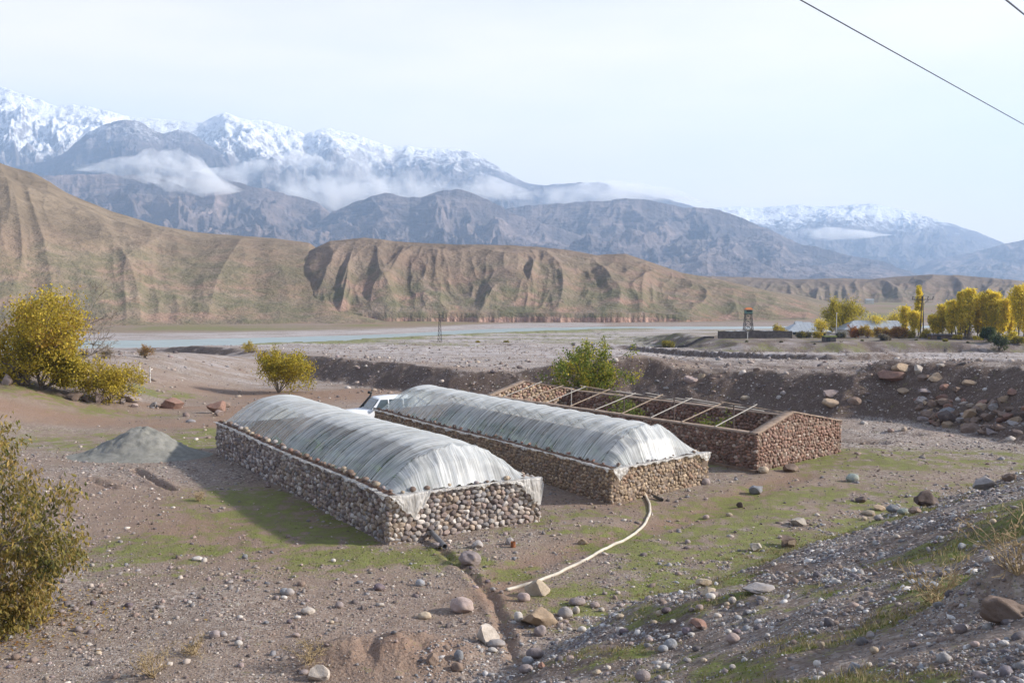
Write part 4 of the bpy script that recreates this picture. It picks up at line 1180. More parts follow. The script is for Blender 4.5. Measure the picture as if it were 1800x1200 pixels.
ST = [  # foot px, py, width, height/width, colour, angularity, label
 (945, 1047, 47, .72, 'beige', .8, 'beige block of rock lying on the white hose'),
 (944, 1104, 62, .62, 'tan', .8, 'large tan boulder on the grass below the hose'),
 (855, 1132, 42, 1.0, 'pale', .8, 'tall pale slab of rock at the edge of the furrow'),
 (811, 1078, 44, .74, 'pink', .1, 'big smooth pinkish white boulder left of the furrow'),
 (826, 993, 42, .62, 'mauve', .2, 'rough mauve boulder beside the furrow near the stone wall'),
 (838, 963, 22, .75, 'grey', .6, 'squared grey rock in front of the near cobble wall'),
 (994, 1086, 27, .82, 'grey', .05, 'round grey cobble right of the tan boulder'),
 (950, 1118, 23, .95, 'mauve', .05, 'egg shaped mauve cobble against the tan boulder'),
 (921, 1057, 24, .75, 'pink', .3, 'pinkish stone just below the beige block'),
 (911, 1092, 16, 1.3, 'white', .1, 'white cobble half behind the tan boulder'),
 (1013, 1078, 13, 1.2, 'pale', .05, 'small pale egg beside the round grey cobble'),
 (806, 1162, 18, 1.35, 'blue grey', .05, 'upright blue grey cobble on the gravel bank'),
 (803, 1180, 23, .8, 'brown', .3, 'brown stone below the upright blue grey cobble'),
 (872, 1138, 33, .42, 'grey', .3, 'flat grey slab at the foot of the tall pale rock'),
 (866, 1146, 18, .5, 'white', .2, 'small white slab under the flat grey one'),
 (940, 1158, 33, .62, 'mauve', .1, 'dark mauve boulder low in the middle by the furrow'),
 (928, 1168, 22, .75, 'blue grey', .05, 'blue grey cobble touching the dark mauve boulder'),
 (924, 1183, 27, .6, 'mauve', .1, 'oval mauve cobble below the blue grey one'),
 (952, 1174, 14, .9, 'red', .6, 'red brick coloured stone among the cobbles'),
 (757, 1168, 22, 1.1, 'brown', .6, 'rough brown rock on the red earth mound'),
 (665, 1038, 22, .65, 'purple', .3, 'dark purple stone on the gravel below the near wall'),
 (738, 1030, 17, .85, 'blue grey', .3, 'squarish blue grey stone on the grass'),
 (746, 1088, 25, .55, 'beige', .1, 'oval beige stone above the red mound'),
 (1180, 1140, 25, .8, 'blue grey', .1, 'round bluish cobble in the gravel on the bank'),
 (1131, 1198, 29, .8, 'mauve', .1, 'mauve cobble at the very bottom edge'),
 (1016, 1064, 30, .5, 'mauve', .2, 'flat mauve stone right of the beige block'),
 (1046, 1068, 19, .6, 'pink', .2, 'small pink stone on the grass edge of the gravel'),
 (1025, 957, 17, .8, 'tan', .6, 'small tan block near the path between hose and wall'),
 (896, 957, 14, 1.1, 'grey', .2, 'grey stone next to the rusty can'),
 (767, 963, 17, .65, 'mauve', .05, 'oval mauve stone beside the grey pipe'),
 (555, 1198, 40, .85, 'pale', .9, 'pale wedge of rock at the bottom edge'),
 (376, 1121, 20, .8, 'mauve', .05, 'round mauve cobble on the lower left gravel'),
 (339, 1136, 19, .55, 'grey', .1, 'flat grey cobble left of the round mauve one'),
 (540, 1080, 26, .5, 'pale', .3, 'pale flat stone on the left gravel'),
 (345, 985, 20, .35, 'white', .4, 'thin white slab on the bare earth'),
 (1630, 890, 43, .78, 'dark', .85, 'dark brown boulder at the foot of the grassy bank'),
 (1738, 860, 46, .55, 'grey', .9, 'tilted grey slab on the bank top at right'),
 (1776, 846, 24, .7, 'brown', .6, 'brown rock beside the tilted slab'),
 (1501, 847, 23, .75, 'green grey', .05, 'round green grey boulder alone on the grass'),
 (1515, 884, 21, .65, 'dark', .8, 'small dark squared rock left of the dark boulder'),
 (1546, 897, 25, .42, 'tan', .5, 'flat tan slab in the row before the dark boulder'),
 (1572, 900, 25, .6, 'blue grey', .1, 'rounded bluish stone in the row before the dark boulder'),
 (1590, 904, 21, .6, 'green grey', .1, 'green cobble in the row before the dark boulder'),
 (1610, 902, 24, .5, 'brown', .4, 'dark brown stone against the dark boulder'),
 (1533, 906, 25, .4, 'beige', .5, 'low beige slab under the flat tan one'),
 (1546, 914, 17, .6, 'grey', .2, 'grey cobble below the row of stones'),
 (1406, 925, 30, .5, 'pale', .5, 'broad pale rock on the stony slope'),
 (1333, 869, 27, .65, 'blue grey', .6, 'slanting blue grey rock on the path'),
 (1302, 892, 14, .9, 'dark', .6, 'small dark lump on the reddish path'),
 (1343, 832, 20, .75, 'beige', .1, 'round beige boulder at the corner of the red wall'),
 (1388, 829, 27, .62, 'brown', .6, 'red brown rock along the red gable wall'),
 (1241, 852, 18, .8, 'mauve', .3, 'stone at the right corner of the middle greenhouse'),
 (1385, 960, 26, .8, 'brown', .7, 'brown broken rock among the gravel stones'),
 (1392, 962, 18, .9, 'tan', .7, 'tan broken rock leaning on the brown one'),
 (1331, 970, 22, .85, 'pale', .7, 'pointed pale rock in the gravel'),
 (1240, 1030, 30, .5, 'beige', .6, 'beige block on the gravel above its twin'),
 (1249, 1047, 29, .55, 'beige', .7, 'beige block on the gravel, lower of two'),
 (1338, 1042, 62, .22, 'grey', .4, 'long flat grey slab lying like a log on the bank'),
 (1636, 1037, 40, .42, 'blue grey', .3, 'large flat bluish slab on the bank'),
 (1605, 1016, 20, .6, 'blue grey', .1, 'bluish cobble above the large flat slab'),
 (1692, 965, 17, .75, 'blue grey', .6, 'small squared stone high on the bank'),
 (1290, 1130, 26, .75, 'pink', .2, 'pink boulder on the lower bank'),
 (1445, 1138, 11, 1.2, 'beige', .1, 'small upright beige cobble on the bank'),
 (1692, 1112, 24, .7, 'mauve', .1, 'mauve cobble in the blue gravel at right'),
 (1229, 1107, 30, .7, 'red', .5, 'red brown half buried rock on the bank'),
 (172, 708, 20, 1.1, 'pink', .7, 'upright pinkish rock left of the yellow bush by the track'),
 (128, 704, 30, .6, 'brown', .7, 'dark brown rock left of the upright pink one'),
 (148, 706, 14, .9, 'brown', .6, 'small brown rock between two larger ones by the track'),
 (196, 708, 18, .75, 'mauve', .6, 'mauve rock right of the upright pink one'),
 (213, 710, 14, .9, 'mauve', .6, 'narrow mauve rock at the end of the trackside row'),
 (226, 706, 40, .42, 'mauve', .6, 'long low mauve rock under the yellow bush'),
 (268, 716, 15, .8, 'grey', .6, 'grey rock on the grass by the track'),
 (236, 716, 14, .6, 'pink', .5, 'low pink rock at the grass edge'),
 (8, 676, 20, 1.2, 'pink', .8, 'pink rock face at the left edge below the trees'),
 (376, 726, 34, .75, 'red', .85, 'tilted red slab behind the near greenhouse'),
 (394, 716, 20, .6, 'brown', .8, 'dark slab leaning behind the tilted red one'),
 (384, 731, 16, .8, 'pink', .6, 'pink block in front of the tilted red slab'),
 (1217, 672, 27, .65, 'pink', .8, 'pinkish rock on the crest of the dark levee'),
 (1233, 665, 14, 1.0, 'beige', .6, 'beige rock right of the pinkish crest rock'),
 (1331, 652, 14, .6, 'brown', .5, 'lone brown rock on the far gravel'),
 (1463, 697, 28, .6, 'pink', .8, 'broken pink rock on the dark earth heap'),
 (1465, 714, 34, .55, 'tan', .6, 'tan boulder below the broken pink rock'),
 (1504, 712, 26, .8, 'brown', .4, 'oval brown boulder on the dark earth heap'),
 (1311, 702, 17, .6, 'beige', .2, 'smooth beige stone on the levee face'),
 (1370, 700, 9, .9, 'white', .1, 'small white stone on the levee face'),
 (1582, 668, 54, .42, 'red', .8, 'big flat red slab on top of the earth heap'),
 (1590, 652, 34, .6, 'tan', .8, 'tan block resting at the top of the earth heap'),
 (1618, 655, 20, 1.0, 'pale', .6, 'upright pale block on the heap top'),
 (1629, 668, 26, .55, 'brown', .7, 'dark brown block right of the flat red slab'),
 (1650, 668, 30, .65, 'tan', .5, 'large rounded tan boulder on the heap top'),
 (1655, 645, 16, .6, 'pale', .5, 'pale stone behind the rounded tan boulder'),
 (1710, 676, 26, .45, 'tan', .7, 'slanting tan slab right on the heap'),
 (1665, 684, 22, .6, 'red', .7, 'red block on the heap slope'),
 (1686, 690, 19, .8, 'brown', .6, 'brown wedge beside the red block'),
 (1592, 690, 24, .5, 'tan', .7, 'flat tan stone midway down the heap'),
 (1733, 686, 9, .8, 'white', .1, 'bright white cobble on the right heap'),
 (1685, 704, 10, .7, 'white', .1, 'white cobble lower on the right heap'),
 (1712, 735, 28, .9, 'tan', .7, 'pointed tan boulder in the rubble'),
 (1670, 727, 28, .6, 'blue grey', .6, 'dark bluish rock in the rubble'),
 (1520, 746, 13, .7, 'white', .6, 'whitish lump of rock behind the red gable'),
 (300, 718, 44, .5, 'red', .7, 'heap like red rock by the track'),
]
for i, (px, py, w, hf, c, ang, lab) in enumerate(ST):
    stone(px, py, w, hf, c, lab, ang, seed=i, sink=.32 if (px > 1200 and py < 770) else .18, sub=4 if w > 38 and py > 850 else 3)
# the cut earth lump with a boulder in it, right edge of the bank
stone(1776, 1092, 92, .55, 'brown', 'red brown earthy boulder sticking out of the bank at right', .35, seed=77, sub=4, sink=.25, lump=.3)

# rubble of broken boulders at the foot of the right heap
rng = np.random.default_rng(404)
RC = ['brown', 'brown', 'tan', 'red', 'mauve', 'brown', 'dark', 'grey']
n = 0
while n < 96:
    px = rng.uniform(1590, 1815); low = 742 + (px - 1600) * .16
    py = low - abs(rng.normal()) * (14 + (px - 1590) * .20)
    if py < 690 or px + (760 - py) * .8 < 1640: continue
    w = rng.uniform(9, 24) * (1 if rng.uniform() < .85 else 1.5)
    stone(px, py, w, rng.uniform(.5, .85), RC[rng.integers(len(RC))], 'broken brown boulder in the rubble at the foot of the dark earth heap', rng.uniform(.7, 1.0), seed=500 + n, sink=.34, sub=3, name='boulder', cat='boulder', group='boulders in the rubble of the right heap')
    n += 1
# loose cobbles scattered on the near ground, the larger of the gravel
n = 0
CC = ['grey', 'pale', 'mauve', 'blue grey', 'pink', 'beige', 'brown', 'white', 'purple']
zones = [((0, 600), (1010, 1195), 34, 'rounded cobble in the gravel of the lower left foreground', 'cobbles of the lower left gravel'),
         ((980, 1290), (1040, 1195), 40, 'rounded cobble in the gravel right of the furrow', 'cobbles right of the furrow'),
         ((1180, 1800), (900, 1195), 44, 'cobble lying on the stony grass bank at right', 'cobbles on the right bank')]
for (x0, x1), (y0, y1), cnt, lab, grp in zones:
    for i in range(cnt):
        px, py = rng.uniform(x0, x1), rng.uniform(y0, y1)
        stone(px, py, 8 + 9 * rng.uniform() ** 2.2 + (py - 900) * .012, rng.uniform(.5, .85), CC[rng.integers(len(CC))], lab, rng.uniform(.02, .35), seed=700 + n, sink=.2, sub=2, group=grp)
        n += 1
for i in range(16):
    px, py = rng.uniform(400, 1020), rng.uniform(960, 1060)
    stone(px, py, rng.uniform(6, 11), rng.uniform(.55, .85), CC[rng.integers(len(CC))], 'small stone on the grass before the near greenhouse', .2, seed=900 + i, sub=2, group='small stones before the near greenhouse')

# stones that weigh the film down along the wall heads
def weights(fr, zl, side, n, cols, lab, grp, w0, seed):
    rng = np.random.default_rng(seed)
    for i in range(n):
        f = (i + rng.uniform(.1, .9)) / n
        w = rng.uniform(*w0)
        if side == 'long': p = fr.p(.2 + f * (fr.Ls - .4), .16 + rng.normal() * .05); z = zl(p is None or f)
        else: p = fr.p(.17 + rng.normal() * .04, .3 + f * (fr.Lt - .6)); z = zl(0)
        p[2] = z + (.10 if side == 'long' else .05)
        stone(0, 0, w, rng.uniform(.5, .8), cols[rng.integers(len(cols))], lab, .1 if w0[1] > .24 else .5, seed=seed + i, group=grp, sub=2, pos=p, name='weight_stone', cat='weight stone', rz=rng.uniform(0, 3), sink=.05)
weights(G1, z1, 'long', 50, ['brown', 'mauve', 'brown', 'beige', 'grey', 'red'], 'cobble weighing down the film on the long wall of the nearest greenhouse', 'weight stones along the nearest greenhouse', (.14, .30), 1100)
weights(G1, z1, 'end', 11, ['grey', 'brown', 'mauve', 'beige'], 'cobble weighing down the film on the front wall of the nearest greenhouse', 'weight stones on the nearest front wall', (.14, .27), 1200)
weights(G2, z2, 'long', 36, ['dark', 'brown', 'red', 'dark'], 'dark stone weighing down the film on the long wall of the middle greenhouse', 'weight stones along the middle greenhouse', (.12, .23), 1300)
weights(G2, z2, 'end', 8, ['grey', 'brown', 'mauve'], 'stone weighing down the film on the front wall of the middle greenhouse', 'weight stones on the middle front wall', (.10, .20), 1400)

# ------------------------------------------------------------------ gravel: what nobody could count
def gravel(name, N, y0, y1, X0, X1, seed, rmin_k, label, cap, pal, weightf, sub=1, floor=.012, alpha=2.5):
    rng = np.random.default_rng(seed)
    Vs, Fs, Cs = [], [], []
    Vb, Fb = ICO[sub]
    if sub == 1 and False: pass
    y = y0 * (y1 / y0) ** rng.uniform(0, 1, N); X = rng.uniform(X0, X1, N); x = X * y
    z, info = Zg(x, y, True)
    e = .15
    zx = Zg(x + e, y); zy = Zg(x, y + e)
    nzv = 1 / np.sqrt(1 + ((zx - z) / e) ** 2 + ((zy - z) / e) ** 2)
    g, r, dk, gr = ground_masks(x, y, z, nzv, info)
    wgt = weightf(x, y, g, r, dk, gr, info)
    ins = np.zeros(N, bool)
    for fr in (G1, G2, G3):
        q = np.stack([x, y], -1) - fr.A
        M = np.linalg.inv(np.stack([fr.u, fr.v], 1)); st = q @ M.T
        ins |= (st[:, 0] > -.15) & (st[:, 0] < fr.Ls + .15) & (st[:, 1] > -.15) & (st[:, 1] < fr.Lt + .15)
    keep = (rng.uniform(0, 1, N) < wgt) & ~ins
    x, y, z = x[keep], y[keep], z[keep]; n = len(x)
    rm = np.maximum(floor, rmin_k * y)
    rad = np.minimum(rm * rng.uniform(0, 1, n) ** (-1 / alpha), np.minimum(cap, rm * 9))
    B = np.stack([Vb * (1 + .16 * rng.normal(size=(len(Vb), 1))) for _ in range(24)])
    k = rng.integers(0, 24, n)
    sc3 = rad[:, None] * np.stack([rng.uniform(.75, 1.35, n), rng.uniform(.65, 1.1, n), rng.uniform(.40, .80, n)], 1)
    a = rng.uniform(0, 6.28, n); tl = rng.normal(0, .3, n)
    V = B[k] * sc3[:, None, :]
    ct, stt = np.cos(tl)[:, None], np.sin(tl)[:, None]
    V = np.stack([V[..., 0] * ct + V[..., 2] * stt, V[..., 1], -V[..., 0] * stt + V[..., 2] * ct], -1)
    c, s_ = np.cos(a)[:, None], np.sin(a)[:, None]
    V = np.stack([V[..., 0] * c - V[..., 1] * s_, V[..., 0] * s_ + V[..., 1] * c, V[..., 2]], -1)
    V += np.stack([x, y, z + sc3[:, 2] * .22], -1)[:, None, :]
    F = (Fb[None] + (np.arange(n) * len(Vb))[:, None, None]).reshape(-1, 3)
    colr = np.array(pal)[rng.integers(0, len(pal), n)] * rng.uniform(.65, 1.25, (n, 1))
    me = np_mesh(name, V.reshape(-1, 3), F, True)
    add_attr(me, 'Col', np.repeat(colr, len(Vb), 0))
    o = link(name, me, col_rock_mat('gravel_stone', 20.0, .25, .01))
    tag(o, label, 'gravel', kind='stuff')
PAL_G = [(.28, .245, .225), (.23, .205, .195), (.33, .27, .235), (.19, .16, .145), (.37, .315, .275), (.46, .41, .365), (.26, .195, .17), (.31, .25, .20), (.14, .115, .11), (.22, .21, .215), (.28, .22, .21), (.25, .19, .16), (.21, .16, .135)]
PAL_GB = [(.24, .19, .16), (.19, .145, .12), (.28, .215, .185), (.26, .24, .235), (.20, .18, .175), (.30, .285, .275), (.36, .345, .34), (.14, .125, .13), (.27, .225, .215), (.44, .42, .40), (.22, .225, .24), (.34, .29, .26), (.17, .15, .16), (.55, .53, .51)]
def w_near(x, y, g, r, dk, gr, i): return np.where(i['b'] < .3, np.clip(.10 + .95 * gr * S((44 - y) / 22) - .35 * g + .18 * (y > 26), .03, 1) * (1 - .55 * r) * np.clip(.75 + 1.3 * fbm(x / 1.4, y / 1.4, 3, 201), .12, 1), 0)
def w_bank(x, y, g, r, dk, gr, i): return np.where(i['b'] > -1.2, np.clip(.68 - .68 * np.clip(g, 0, 1), .05, 1) * np.clip(.50 + 1.9 * fbm(x / 1.2 + y / 4, (y - x) / 3.2, 4, 202), .10, 1), 0)
gravel('gravel', 170000, 14, 52, -.62, .62, 1, .00070, 'mixed grey and pink gravel on the lower ground', .10, PAL_G, w_near, floor=.009, alpha=2.9)
gravel('gravel', 230000, 4.5, 40, -.10, .66, 2, .0008, 'bluish grey gravel covering the near bank', .085, PAL_GB, w_bank, floor=.008, alpha=2.7)
gravel('rubble', 22000, 46, 118, -.42, .62, 3, .00062, 'small pale stones in the dark face of the levee', .30, PAL_G, lambda x, y, g, r, dk, gr, i: np.where((i['d'] > -2.5) & (i['d'] < 12), .45, .12), floor=.02, alpha=2.2)
gravel('gravel', 16000, 95, 330, -.50, .50, 4, .00042, 'pale river stones strewn over the gravel plain', .22, PAL_G[:7] + PAL_G[10:] + [(.5, .47, .46)], lambda x, y, g, r, dk, gr, i: np.where((i['d'] > 6) & (i['near'] > 2), .55, 0) * (1 - np.clip(g, 0, 1)) * (1 - i['ter']), floor=.04, alpha=2.3)

# ------------------------------------------------------------------ plants
def leaf_mat():
    m, nt, out = new_mat('leaf'); k = NT(nt)
    c = k.attr('Col', 'Color')
    b = k.bsdf(c, .55, None, .25)
    tl = k.n('ShaderNodeBsdfTranslucent'); k.l(c, tl.inputs[0])
    mx = k.n('ShaderNodeMixShader'); mx.inputs[0].default_value = .48
    k.l(b.outputs[0], mx.inputs[1]); k.l(tl.outputs[0], mx.inputs[2]); k.l(mx.outputs[0], out.inputs['Surface'])
    return m
LEAF = leaf_mat()
BARK = plain('bark', (.15, .12, .095), .9, .1, 0, .35, 9, .4)
TWIG = plain('pale_twig', (.24, .205, .175), .9, .1, 0, .3, 9)

def branch_set(rng, base_dirs, lengths, r0, levels, kids, droop=0.0, wig=.18, spread=.7):
    """grows limbs; returns tubes (points, radii) and the points where twigs can carry leaves"""
    tubes, tips = [], []
    def grow(p, d, L, r, lev):
        n = 6; P = [p]; dd = d / np.linalg.norm(d)
        for i in range(n):
            dd = dd + rng.normal(size=3) * wig + np.array([0, 0, -droop * (lev > 0)])
            dd /= np.linalg.norm(dd); P.append(P[-1] + dd * L / n)
        P = np.array(P); tubes.append((P, np.linspace(r, r * .45, n + 1)))
        if lev >= levels - 1 or L < .3: tips.extend((P[i], dd) for i in range(2, n + 1))
        if lev < levels:
            for _ in range(kids[lev]):
                f = rng.uniform(.3, 1.0); i = min(int(f * n), n - 1)
                q = P[i] + (P[i + 1] - P[i]) * rng.uniform()
                nd = dd + rng.normal(size=3) * spread
                nd[2] += .15
                grow(q, nd, L * rng.uniform(.45, .75) * (1.15 - .4 * f), r * .5 * (1.2 - .5 * f), lev + 1)
    for d, L in zip(base_dirs, lengths): grow(np.zeros(3) + rng.normal(size=3) * [r0, r0, 0], np.asarray(d, float), L, r0, 0)
    return tubes, tips

def leaves_mesh(rng, tips, n, size, spread, pal, clump=None, hang=.3, aspect=.55, shade=None):
    T = np.array([t[0] for t in tips])
    i = rng.integers(0, len(T), n)
    P = T[i] + rng.normal(size=(n, 3)) * spread
    a = rng.normal(size=(n, 3)); a[:, 2] -= hang * 2; a /= np.linalg.norm(a, axis=1)[:, None]
    b = np.cross(a, rng.normal(size=(n, 3))); b /= np.linalg.norm(b, axis=1)[:, None]
    c = np.cross(a, b)
    s = size * rng.uniform(.6, 1.3, n)[:, None]
    V = np.stack([P, P + a * s * .5 + b * s * aspect * .5 + c * s * .08, P + a * s, P + a * s * .5 - b * s * aspect * .5 + c * s * .08], 1).reshape(-1, 3)
    F = np.arange(4 * n).reshape(n, 4)
    F = np.vstack([F[:, [0, 1, 2]], F[:, [0, 2, 3]]])
    pal = np.array(pal)
    # each twig turns colour on its own: neighbouring leaves share a tone
    tone = (fbm(T[:, 0] * 1.3 + T[:, 2], T[:, 1] * 1.3 + T[:, 2] * .7, 2, int(rng.integers(99))) + .5)[i] * (len(pal) - 1) + rng.normal(size=n) * .8
    j = np.clip(np.round(tone), 0, len(pal) - 1).astype(int)
    C = pal[j] * rng.uniform(.7, 1.25, (n, 1))
    return V, F, np.repeat(C, 4, 0)

def plant(name, cat, pos, label, dirs, lengths, r0, levels, kids, nleaf, lsize, spread, pal, seed, group=None, droop=0., wig=.18, bspread=.7, hang=.3, bark=None, aspect=.55, min_r=.004, zmin=.02, crown='crown', stem='branches'):
    rng = np.random.default_rng(seed)
    t = empty(name, pos); tag(t, label, cat, group)
    tubes, tips = branch_set(rng, dirs, lengths, r0, levels, kids, droop, wig, bspread)
    mb = MB()
    for P, r in tubes: mb.tube(P, np.maximum(r, min_r), 5 if r[0] > .03 else 4, caps=False)
    mb.build(stem, bark or BARK, t, True)
    if nleaf:
        V, F, C = leaves_mesh(rng, tips, nleaf, lsize, spread, pal, hang=hang, aspect=aspect)
        ok = np.repeat(V.reshape(-1, 4, 3)[:, :, 2].min(1) > zmin, 4)
        idx = np.cumsum(ok) - 1
        F = F[ok[F].all(1)]; F = idx[F]
        me = np_mesh(crown, V[ok], F); add_attr(me, 'Col', C[ok])
        link(crown, me, LEAF, t)
    return t
def fan(rng, n, up, out, azs=None):
    az = rng.uniform(0, 2 * np.pi, n) if azs is None else azs
    o = rng.uniform(.3, 1, n) * out
    return [(math.cos(a) * q, math.sin(a) * q, up) for a, q in zip(az, o)]

Y_OLIVE = [(.17, .16, .03), (.27, .23, .035), (.41, .32, .045), (.54, .42, .05), (.52, .39, .06), (.38, .30, .05)]
Y_GREEN = [(.085, .13, .025), (.14, .19, .03), (.23, .26, .04), (.36, .33, .045), (.52, .42, .05)]
Y_BRIGHT = [(.24, .19, .025), (.36, .28, .03), (.48, .36, .035), (.55, .40, .05)]
Y_POPLAR = [(.46, .38, .05), (.68, .55, .05), (.84, .66, .06), (.88, .72, .12), (.76, .58, .06)]
OLIVE_DRY = [(.095, .10, .03), (.16, .15, .04), (.26, .215, .06), (.37, .28, .08), (.42, .29, .10), (.21, .16, .055)]
ORANGE = [(.32, .14, .03), (.42, .19, .04), (.38, .23, .05), (.28, .17, .06)]
GREYT = [(.14, .125, .085), (.19, .165, .11), (.11, .11, .06)]
GREEN_D = [(.035, .052, .018), (.055, .08, .022), (.085, .105, .03)]

r_ = np.random.default_rng(8)
def up_at(px, py): return hit(px, py)
# foreground tree cut by the left edge
b0 = hit(-45, 1090)
plant('foreground_tree', 'tree', b0, 'olive yellow leafy tree cut off by the left edge in front', [(.5, -.1, 1), (.25, .15, 1.1), (-.2, .2, 1), (.95, .05, .75), (.7, -.35, .9), (-.4, -.3, 1), (.85, .3, .35), (1, -.2, .42)], [3.0, 3.3, 3.1, 2.1, 2.1, 2.9, 1.5, 1.6], .05, 3, [6, 5, 4], 12500, .14, .12, OLIVE_DRY, 3, droop=.02, wig=.13, bspread=.55, hang=.9, bark=TWIG, aspect=.45)
# trees on the left by the track
plant('autumn_tree', 'tree', hit(72, 684), 'golden olive tree with bare grey twigs left of the track', [(.3, -.1, 1), (-.3, .1, 1), (.9, .1, .75), (-.7, 0, .9), (.55, .2, 1.1), (1.1, -.2, .55), (-.2, -.2, 1.2), (.1, .3, 1.2)], [2.7, 2.6, 2.6, 2.4, 2.6, 2.3, 2.7, 2.5], .08, 3, [6, 5, 3], 17000, .20, .28, Y_OLIVE, 5, wig=.15, bspread=.6)
plant('vine_covered_tree', 'tree', hit(4, 684) + np.array([0, 3.0, 0]), 'orange yellow vine covered tree at the left edge', [(.1, 0, 1), (-.3, .1, 1), (.35, 0, 1), (-.6, 0, .8)], [4.5, 4.1, 4.2, 3.7], .12, 3, [6, 5, 3], 14000, .22, .36, Y_OLIVE[2:] + ORANGE[2:3], 6, wig=.15, bspread=.55)
plant('bare_tree', 'tree', hit(40, 680) + np.array([0, 4.5, 0]), 'leafless grey tree behind the golden tree', [(.4, 0, 1), (0, .1, 1), (.8, 0, .9), (-.4, 0, 1)], [5.0, 4.8, 4.6, 5.0], .07, 4, [5, 4, 3, 2], 0, .1, .1, [(.1, .1, .1)], 12, wig=.12, bspread=.5, bark=TWIG, min_r=.012)
plant('autumn_bush', 'bush', hit(197, 708), 'round yellow bush with grey twigs beside the trackside rocks', fan(r_, 11, 1, 1.2), r_.uniform(1.7, 2.7, 11), .035, 3, [5, 4, 2], 8000, .16, .20, Y_OLIVE[1:5] + Y_BRIGHT[:2], 7, wig=.14)
plant('autumn_bush', 'bush', hit(490, 690), 'bright yellow bush behind the nearest greenhouse', fan(r_, 12, 1, .95), r_.uniform(2.2, 3.3, 12), .04, 3, [5, 4, 2], 7500, .20, .22, Y_GREEN[3:] + Y_BRIGHT, 8, wig=.12, bspread=.5)
b1 = at_y(1040, 705, 69.0); b1[2] = gz(b1[0], b1[1])
plant('green_bush', 'bush', b1, 'yellow green willow bush behind the roofless enclosure', fan(r_, 22, 1, .75), r_.uniform(2.2, 3.5, 22), .03, 3, [5, 3, 2], 8500, .18, .11, Y_GREEN, 9, wig=.07, bspread=.42)
plant('weed_clump', 'plant', G3.p(6.0, 4.6, -.15), 'green weeds growing inside the roofless enclosure', fan(r_, 10, 1, 1.0), r_.uniform(.8, 1.5, 10), .015, 2, [4, 3], 900, .12, .12, Y_GREEN[:3], 10)
plant('weed_clump', 'plant', G3.p(14.0, 5.2, -.2), 'leafy green growth under the bush inside the enclosure', fan(r_, 12, 1, 1.0), r_.uniform(1.0, 1.8, 12), .015, 2, [4, 3], 1100, .13, .13, Y_GREEN[:3], 11)
for i, (px, py, wpx, hpx, pal, lab) in enumerate([
        (182, 630, 32, 14, ORANGE[2:] + GREYT, 'low rusty brown bush near the river at left'), (148, 628, 22, 12, GREYT + ORANGE[3:], 'pale tan bush left of the rusty one near the river'),
        (256, 629, 23, 17, ORANGE[1:] + GREYT[:1], 'small round reddish bush before the river'), (437, 620, 22, 15, Y_OLIVE[2:5], 'little yellow bush on top of the levee')]):
    p = hit(px, py); sc_ = p[1] / F_PX; rr_ = np.random.default_rng(60 + i)
    plant('small_bush', 'bush', p, lab, fan(rr_, 12, 1, .5 * wpx / hpx * 1.3), rr_.uniform(.7, 1.0, 12) * hpx * sc_ * 1.15, .03, 2, [4, 3], 1500, .16 * hpx * sc_ / 1.5, .07 * hpx * sc_, pal, 70 + i)

# right terrace: poplars, shrubs
def poplar(px, base_py, top_py, Y, wpx, seed, label, pal=Y_POPLAR, nleaf=1500, name='poplar_tree', group='yellow poplars on the right terrace'):
    p = at_y(px, base_py, Y); p[2] = gz(p[0], p[1])
    top = at_y(px, top_py, Y)[2]; H = max(1.5, top - p[2]); W = 1.35 * wpx * Y / F_PX
    rng = np.random.default_rng(seed)
    t = empty(name, p); tag(t, label, 'tree', group)
    mb = MB(); mb.tube([(0, 0, -.2), (.05 * H * rng.normal() * .3, 0, H * .5), (.03 * H * rng.normal(), 0, H * .97)], [.02 * H * .5 + .05, .09, .02], 5)
    tips = []
    for i in range(int(34 + H * 1.6)):
        f = rng.uniform(.04, .97); a = rng.uniform(0, 6.28)
        L = W * .85 * (1 - f) ** .95 * rng.uniform(.5, 1.1) + .3
        b0 = np.array([0, 0, f * H]); d = np.array([math.cos(a) * .20, math.sin(a) * .20, 1.0]); d /= np.linalg.norm(d)
        L2 = min(L * 2.6, (1.10 - f) * H)
        q = b0 + d * L2 + np.array([math.cos(a), math.sin(a), 0]) * W * .12
        mb.tube([b0, (b0 + q) / 2 + rng.normal(size=3) * .1, q], [.05, .03, .012], 3, caps=False)
        for s in np.linspace(.25, 1, 6): tips.append((b0 + (q - b0) * s, d))
    mb.build('trunk', BARK, t)
    V, F, C = leaves_mesh(rng, tips, nleaf, .40, .16 + .03 * W, pal, hang=.1, aspect=.7)
    me = np_mesh('crown', V, F); add_attr(me, 'Col', C); link('crown', me, LEAF, t)
    return t
PP = [(1590, 596, 545, 262, 14), (1606, 598, 553, 258, 16), (1640, 598, 560, 256, 16), (1656, 600, 541, 256, 14), (1672, 602, 535, 250, 16), (1688, 602, 548, 250, 16),
      (1703, 604, 515, 246, 22), (1718, 604, 530, 250, 18), (1733, 604, 516, 246, 20), (1748, 604, 520, 244, 20), (1762, 606, 533, 242, 18), (1775, 606, 528, 246, 18), (1790, 606, 508, 238, 24), (1806, 606, 512, 238, 22), (1614, 596, 507, 274, 9)]
PD = ['short', 'slim', 'low', 'bushy', 'leaning', 'ragged', 'tallest central', 'narrow', 'broad bright', 'full', 'middling', 'thin topped', 'very tall', 'edge cut', 'tall bare topped']
PW = ['left of the power pole', 'just left of the power pole foot', 'right of the power pole', 'before the dark tree', 'left of the tall central one', 'beside the tall central one', 'of the row', 'right of the tallest central one', 'in the middle of the row', 'behind the green bush', 'above the green bush', 'right of the green bush', 'near the right edge', 'at the right edge', 'behind the power pole']
